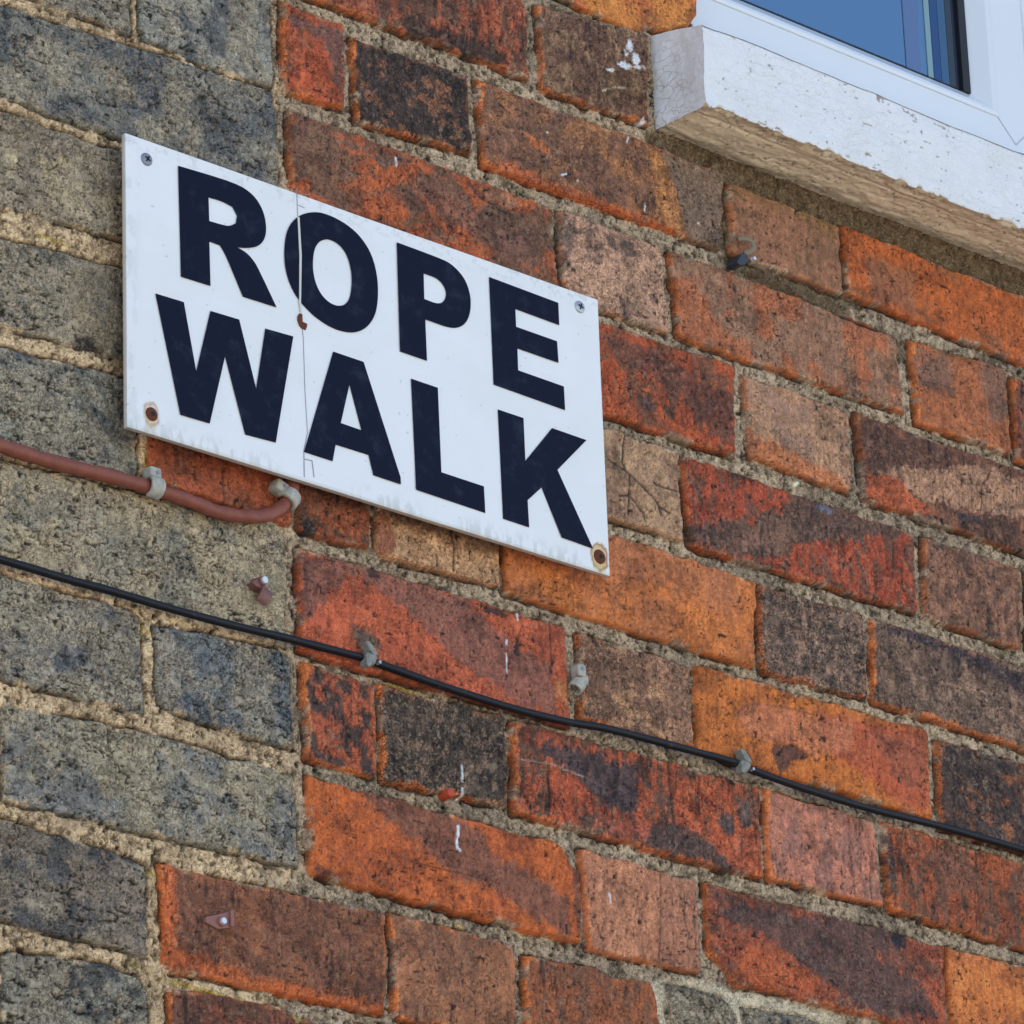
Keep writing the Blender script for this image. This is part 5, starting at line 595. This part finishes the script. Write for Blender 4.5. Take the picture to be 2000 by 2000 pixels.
# screws
M_zinc=mat('dull_zinc',(.24,.26,.31),.55,.35); M_zinc2=mat('pale_steel',(.42,.45,.46),.4,.6); M_rust=mat('rust',(.10,.028,.012),.9)
nr=noise(M_rust,obj_vec(M_rust),900,3); L(M_rust,mix(M_rust,nr,(.035,.012,.008),(.20,.055,.02)),M_rust.node_tree.nodes['Principled BSDF'].inputs['Base Color'])
M_slot=mat('dark_recess',(.012,.010,.010),.8)
def screw(xx,zz,mt,r=.0043,dome=.0013,cross=True,lab=None,rot=10,sink=0):
    bm=bmesh.new(); n=28; y=YS-.0002+sink; rings=[]
    for rr,dy in ((1.,.0014),(1.,-.0002),(.93,-.5),(.62,-.85),(.2,-1.)):
        dd=dy if abs(dy)<.01 else dome*dy
        rings.append([bm.verts.new((xx+math.cos(q)*r*rr,y+dd,zz+math.sin(q)*r*rr)) for q in [2*math.pi*k/n for k in range(n)]])
    for a,b_ in zip(rings[:-1],rings[1:]):
        for k in range(n): bm.faces.new((a[k],a[(k+1)%n],b_[(k+1)%n],b_[k]))
    bm.faces.new(rings[-1]); o=from_bm('screw',bm,mt,sign,True)
    if lab:o['label']=lab
    if cross:
        bm=bmesh.new()
        for a in (0,90):
            q=box(bm,-.0022,.0022,-.0002,.0004,-.00045,.00045)
            bmesh.ops.transform(bm,matrix=Matrix.Translation((xx,y-dome-.0001,zz))@Matrix.Rotation(R_(a+rot),4,'Y'),verts=q)
        from_bm('cross_recess',bm,M_slot,o)
    return o
S_=[(a/1000,b_/1000) for a,b_ in SCREWS]
screw(*S_[0],M_zinc,lab='dull blue-grey crosshead screw',rot=30); screw(*S_[1],M_zinc2,lab='pale steel crosshead screw',rot=20)
screw(*S_[2],M_rust,r=.0044,dome=.0009,cross=False,lab='rusty screw'); screw(*S_[3],M_rust,r=.0049,dome=.0009,cross=False,lab='rusty screw')
for k in (2,3):
    bm=bmesh.new(); bmesh.ops.create_circle(bm,cap_ends=True,segments=16,radius=.0016,matrix=Matrix.Translation((S_[k][0]+.0003,YS-.00125,S_[k][1]))@Matrix.Rotation(R_(90),4,'X')); from_bm('cross_recess',bm,M_slot,[o for o in sign.children if o.name.startswith('screw')][k])
# broken fixing hole on the crack
hx,hz=S_[4]; bm=bmesh.new()
pts=[(-.0033,.0005),(-.003,.003),(-.0015,.0052),(.0005,.0050),(.0004,.0022),(.0006,0),(.0042,-.0004),(.0040,-.0022),(.0030,-.0048),(.0002,-.0046),(-.0018,-.0032)]
plate(bm,[(hx+a,hz+b_) for a,b_ in pts],YS-.0010,YS+.0006); o=from_bm('broken_hole',bm,M_rust,sign); o['label']='rust-stained broken screw hole on the crack'

# ------------------------------------------------------------------ brown cable with pale clips
M_cab=mat('terracotta_paint',albo((122,68,54)),.5,spec=.4); nn=noise(M_cab,obj_vec(M_cab),160,4); L(M_cab,mix(M_cab,nn,albo((92,50,42)),albo((140,80,66))),M_cab.node_tree.nodes['Principled BSDF'].inputs['Base Color'])
L(M_cab,bump(M_cab,noise(M_cab,obj_vec(M_cab),200,3),.5,.0006),M_cab.node_tree.nodes['Principled BSDF'].inputs['Normal'])
P3=[(a/1000,-.0052-.0008*math.sin(i*1.7),b_/1000) for i,(a,b_) in enumerate(CONDUIT)]
bm=bmesh.new(); sp_=smooth_path(P3,6); tube(bm,sp_,[.0044+.00025*math.sin(i*.9)+.0002*math.sin(i*2.3) for i in range(len(sp_))],18)
cb=from_bm('brown_cable',bm,M_cab,None,True); tag(cb,'thick brown painted cable curving up behind the bottom edge of the street sign','cable')
M_clip=mat('dirty_white_plastic',albo((176,176,172)),.6); nn=noise(M_clip,obj_vec(M_clip),260,4); L(M_clip,mix(M_clip,nn,albo((96,98,96)),albo((192,194,192))),M_clip.node_tree.nodes['Principled BSDF'].inputs['Base Color'])
M_gclip=mat('grey_plastic',albo((112,116,120)),.6); nn=noise(M_gclip,obj_vec(M_gclip),300,4); L(M_gclip,mix(M_gclip,nn,albo((50,54,60)),albo((158,162,160))),M_gclip.node_tree.nodes['Principled BSDF'].inputs['Base Color'])
def saddle(bm,c,ang,r,width,depth,thick=.0016,span=(-20,200),yoff=0):
    """band bent over a cable: c=(x,z) centre, ang = cable direction in the wall plane"""
    d=Vector((math.cos(ang),0,math.sin(ang))); n=Vector((-d.z,0,d.x)); rows_=[]
    for k in range(15):
        q=R_(span[0]+(span[1]-span[0])*k/14)
        row=[]
        for rr in (r,r+thick):
            for s in (-1,1):
                ww=width*(.5-.06*abs(7-k)/7)
                row.append(bm.verts.new(Vector((c[0],yoff,c[1]))+n*(math.cos(q)*rr)+Vector((0,-1,0))*(math.sin(q)*rr*depth)+d*s*ww))
        rows_.append(row)
    for a,b_ in zip(rows_[:-1],rows_[1:]):
        for i,j in ((0,1),(1,3),(3,2),(2,0)): bm.faces.new((a[i],a[j],b_[j],b_[i]))
    bm.faces.new((rows_[0][0],rows_[0][1],rows_[0][3],rows_[0][2])); bm.faces.new((rows_[-1][0],rows_[-1][1],rows_[-1][3],rows_[-1][2]))
def boss(bm,c,r,y0,y1,n=16):
    v=bmesh.ops.create_cone(bm,cap_ends=True,segments=n,radius1=r,radius2=r*.82,depth=abs(y1-y0),matrix=Matrix.Translation((c[0],(y0+y1)/2,c[1]))@Matrix.Rotation(R_(90),4,'X'))['verts']; return v
def nail(c,r,y,parent,mt=None):
    bm=bmesh.new(); boss(bm,c,r,y+.003,y); return from_bm('nail',bm,mt or M_zinc2,parent,False)
def sub(o,lv=1):
    md=o.modifiers.new('bev','BEVEL'); md.width=.0005; md.segments=2; md.limit_method='ANGLE'
PT={k:(v[0]/1000,v[1]/1000) for k,v in PTS.items()}
GC='pale cable clips on the brown cable'
t=empty('cable_clip',(PT['c1'][0],0,PT['c1'][1]),'dirty white clip on the straight run of the brown cable left of its bend','cable clip',GC)
bm=bmesh.new(); ang=math.atan2(CONDUIT[8][1]-CONDUIT[6][1],CONDUIT[8][0]-CONDUIT[6][0])
saddle(bm,PT['c1'],ang,.0049,.0100,1.0,.0022,(-25,190),-.0052); box(bm,PT['c1'][0]-.0040,PT['c1'][0]+.0050,-.0085,.001,PT['c1'][1]+.0048,PT['c1'][1]+.0128,.0018)
sub(from_bm('clip_body',bm,M_clip,t,True))
nail((PT['c1'][0]+.0012,PT['c1'][1]+.0090),.0014,-.0092,t,M_zinc)
t=empty('cable_clip',(PT['c2'][0],0,PT['c2'][1]),'dirty white clip where the brown cable turns up under the sign','cable clip',GC)
bm=bmesh.new(); ang=math.atan2(CONDUIT[16][1]-CONDUIT[14][1],CONDUIT[16][0]-CONDUIT[14][0])
saddle(bm,PT['c2'],ang,.0049,.0085,1.0,.0024,(-10,190),-.0052)
v=box(bm,-.0055,.0045,-.0085,.001,-.0038,.0040,.0018)
vv=[v_ for v_ in bm.verts if abs(v_.co.x)<.02 and abs(v_.co.z)<.02]
bmesh.ops.transform(bm,matrix=Matrix.Translation((PT['c2b'][0]-.0005,0,PT['c2b'][1]+.0015))@Matrix.Rotation(R_(20),4,'Y'),verts=vv)
sub(from_bm('clip_body',bm,M_clip,t,True)); nail((PT['c2b'][0],PT['c2b'][1]+.002),.0014,-.0092,t,M_zinc)

# ------------------------------------------------------------------ black cable with grey clips
M_blk=mat('black_cable_sheath',(.008,.008,.011),.5,spec=.3); L(M_blk,bump(M_blk,noise(M_blk,obj_vec(M_blk),120,3),.3,.0005),M_blk.node_tree.nodes['Principled BSDF'].inputs['Normal'])
dn=mapr(M_blk,noise(M_blk,obj_vec(M_blk),140,4),.62,.74,0,.6); L(M_blk,mix(M_blk,dn,(.007,.007,.010),(.06,.055,.05)),M_blk.node_tree.nodes['Principled BSDF'].inputs['Base Color'])
bm=bmesh.new(); pth=smooth_path([(a/1000,-.0046,b_/1000+.0002) for a,b_ in CABLE],8); tube(bm,pth,[.0023+.00012*math.sin(i*.7) for i in range(len(pth))],16)
pth=smooth_path([(a/1000,-.0040,b_/1000-.0008) for a,b_ in CABLE],8); tube(bm,pth,.0016,14)
k=from_bm('black_cable',bm,M_blk,None,True); tag(k,'thin black cable sloping across the whole wall below the sign','cable')
GB='grey clips on the black cable'
def grey_clip(c,lab,s=1.0):
    t=empty('cable_clip',(c[0],0,c[1]),lab,'cable clip',GB); ang=math.atan2(CABLE[9][1]-CABLE[8][1],CABLE[9][0]-CABLE[8][0])
    bm=bmesh.new(); saddle(bm,c,ang,.0031,.0066*s,1.15,.0012,(-30,185),-.0042)
    # leaning fin above the cable
    plate(bm,[(c[0]-.0050,c[1]+.0100),(c[0]-.0020,c[1]+.0104),(c[0]+.0030,c[1]+.0060),(c[0]+.0052,c[1]+.0026),(c[0]+.0016,c[1]+.0018),(c[0]-.0022,c[1]+.0046)],-.0088,-.0020)
    plate(bm,[(c[0]-.0052,c[1]+.0016),(c[0]+.0010,c[1]+.0018),(c[0]+.0022,c[1]-.0012),(c[0]-.0030,c[1]-.0072),(c[0]-.0056,c[1]-.0060)],-.0094,-.0030)
    sub(from_bm('clip_body',bm,M_gclip,t)); nail((c[0]+.0062,c[1]-.0016),.0013,-.0088,t)
    return t
grey_clip(PT['k1'],'small grey clip on the black cable below the left half of the sign'); grey_clip(PT['k2'],'small grey clip on the black cable above a pale pink brick')

# ------------------------------------------------------------------ abandoned clips and plug
M_br=mat('brown_plastic',albo((104,66,66)),.45); nn=noise(M_br,obj_vec(M_br),300,3); L(M_br,mix(M_br,nn,albo((76,44,42)),albo((136,98,98))),M_br.node_tree.nodes['Principled BSDF'].inputs['Base Color'])
t=empty('cable_clip',(PT['brown'][0],0,PT['brown'][1]),'empty brown clip with a shiny nail head on the sooty brick','cable clip')
bm=bmesh.new(); c=PT['brown2']; saddle(bm,(c[0]-.0038,c[1]-.0022),R_(-25),.0050,.0085,1.,.0022,(-5,150),-.001)
boss(bm,PT['brown'],.0036,.001,-.0080); plate(bm,[(PT['brown'][0]-.0080,PT['brown'][1]-.0028),(PT['brown'][0]-.0030,PT['brown'][1]+.0016),(PT['brown'][0]+.0034,PT['brown'][1]-.0010),(PT['brown'][0]+.0020,PT['brown'][1]-.0056),(PT['brown'][0]-.0040,PT['brown'][1]-.0044)],-.0060,.0)
sub(from_bm('clip_body',bm,M_br,t,False)); M_hd=mat('shiny_nail',(.66,.68,.72),.35,.3); nail((PT['brown'][0],PT['brown'][1]),.0026,-.0092,t,M_hd)
t=empty('cable_clip',(PT['grey'][0],0,PT['grey'][1]),'empty pale grey clip with an open ring at a joint above the black cable','cable clip')
bm=bmesh.new(); c=PT['grey2']; saddle(bm,(c[0]-.0002,c[1]+.0002),R_(52),.0036,.0075,1.,.0016,(-60,230),-.0050)
v=box(bm,PT['grey'][0]-.0036,PT['grey'][0]+.0036,-.0088,.0,PT['grey'][1]-.0010,PT['grey'][1]+.0080,.0020); box(bm,PT['grey'][0]-.0010,PT['grey'][0]+.0066,-.0076,.0,PT['grey'][1]-.0050,PT['grey'][1]+.0016,.0018)
sub(from_bm('clip_body',bm,M_clip,t,False)); nail((PT['grey'][0]-.0006,PT['grey'][1]+.0042),.0015,-.0094,t,M_zinc)
t=empty('cable_clip',(PT['hook'][0],0,PT['hook'][1]),'broken dark clip with a curled pale strap under the window sill','cable clip')
h=PT['hook']; bm=bmesh.new(); plate(bm,[(h[0]-.0068,h[1]-.0050),(h[0]-.0016,h[1]+.0030),(h[0]+.0030,h[1]+.0040),(h[0]+.0052,h[1]+.0006),(h[0]+.0014,h[1]-.0048),(h[0]-.0040,h[1]-.0066)],-.0080,.003)
sub(from_bm('clip_body',bm,mat('dark_plastic',(.035,.042,.055),.5),t))
bm=bmesh.new(); tube(bm,smooth_path([(h[0]+.0026,-.006,h[1]+.0046),(h[0]+.0066,-.007,h[1]+.0066),(h[0]+.0104,-.0076,h[1]+.0106),(h[0]+.0096,-.0072,h[1]+.0152),(h[0]+.0046,-.0060,h[1]+.0166),(h[0]-.0006,-.0035,h[1]+.0156)],5),[.0013]*26,10,flat=1.6)
from_bm('strap',bm,mat('yellowed_plastic',albo((116,108,94)),.6),t,True); nail(PT['nail'],.0015,-.0100,t,M_hd)
t=empty('cable_clip',(PT['pink'][0],0,PT['pink'][1]),'flat dusty pink clip with a nail head on the bottom left red brick','cable clip')
h=PT['pink']; bm=bmesh.new(); plate(bm,[(h[0]-.0115,h[1]-.0012),(h[0]-.0110,h[1]+.0022),(h[0]-.0030,h[1]+.0050),(h[0]+.0060,h[1]+.0086),(h[0]+.0090,h[1]+.0092),(h[0]+.0094,h[1]-.0004),(h[0]+.0050,h[1]-.0018),(h[0]-.0020,h[1]-.0036)],-.0032,.001)
plate(bm,[(h[0]+.0060,h[1]+.0090),(h[0]+.0086,h[1]+.0096),(h[0]+.0088,h[1]-.0006),(h[0]+.0062,h[1]-.0010)],-.0052,-.0030); boss(bm,(h[0],h[1]+.001),.0034,.0,-.0052)
sub(from_bm('clip_body',bm,mat('pink_plastic',albo((132,92,90)),.6),t,False)); nail((h[0],h[1]+.001),.0023,-.0066,t,M_hd)
h=PT['plug']; bm=bmesh.new(); v=boss(bm,h,.0036,.006,-.0040,12)
o=from_bm('wall_plug',bm,mat('red_plastic',albo((168,72,48)),.6),None,True); md=o.modifiers.new('bev','BEVEL'); md.width=.0011; md.segments=3
tag(o,'red plastic wall plug in the mortar joint beside white paint drips','wall plug')
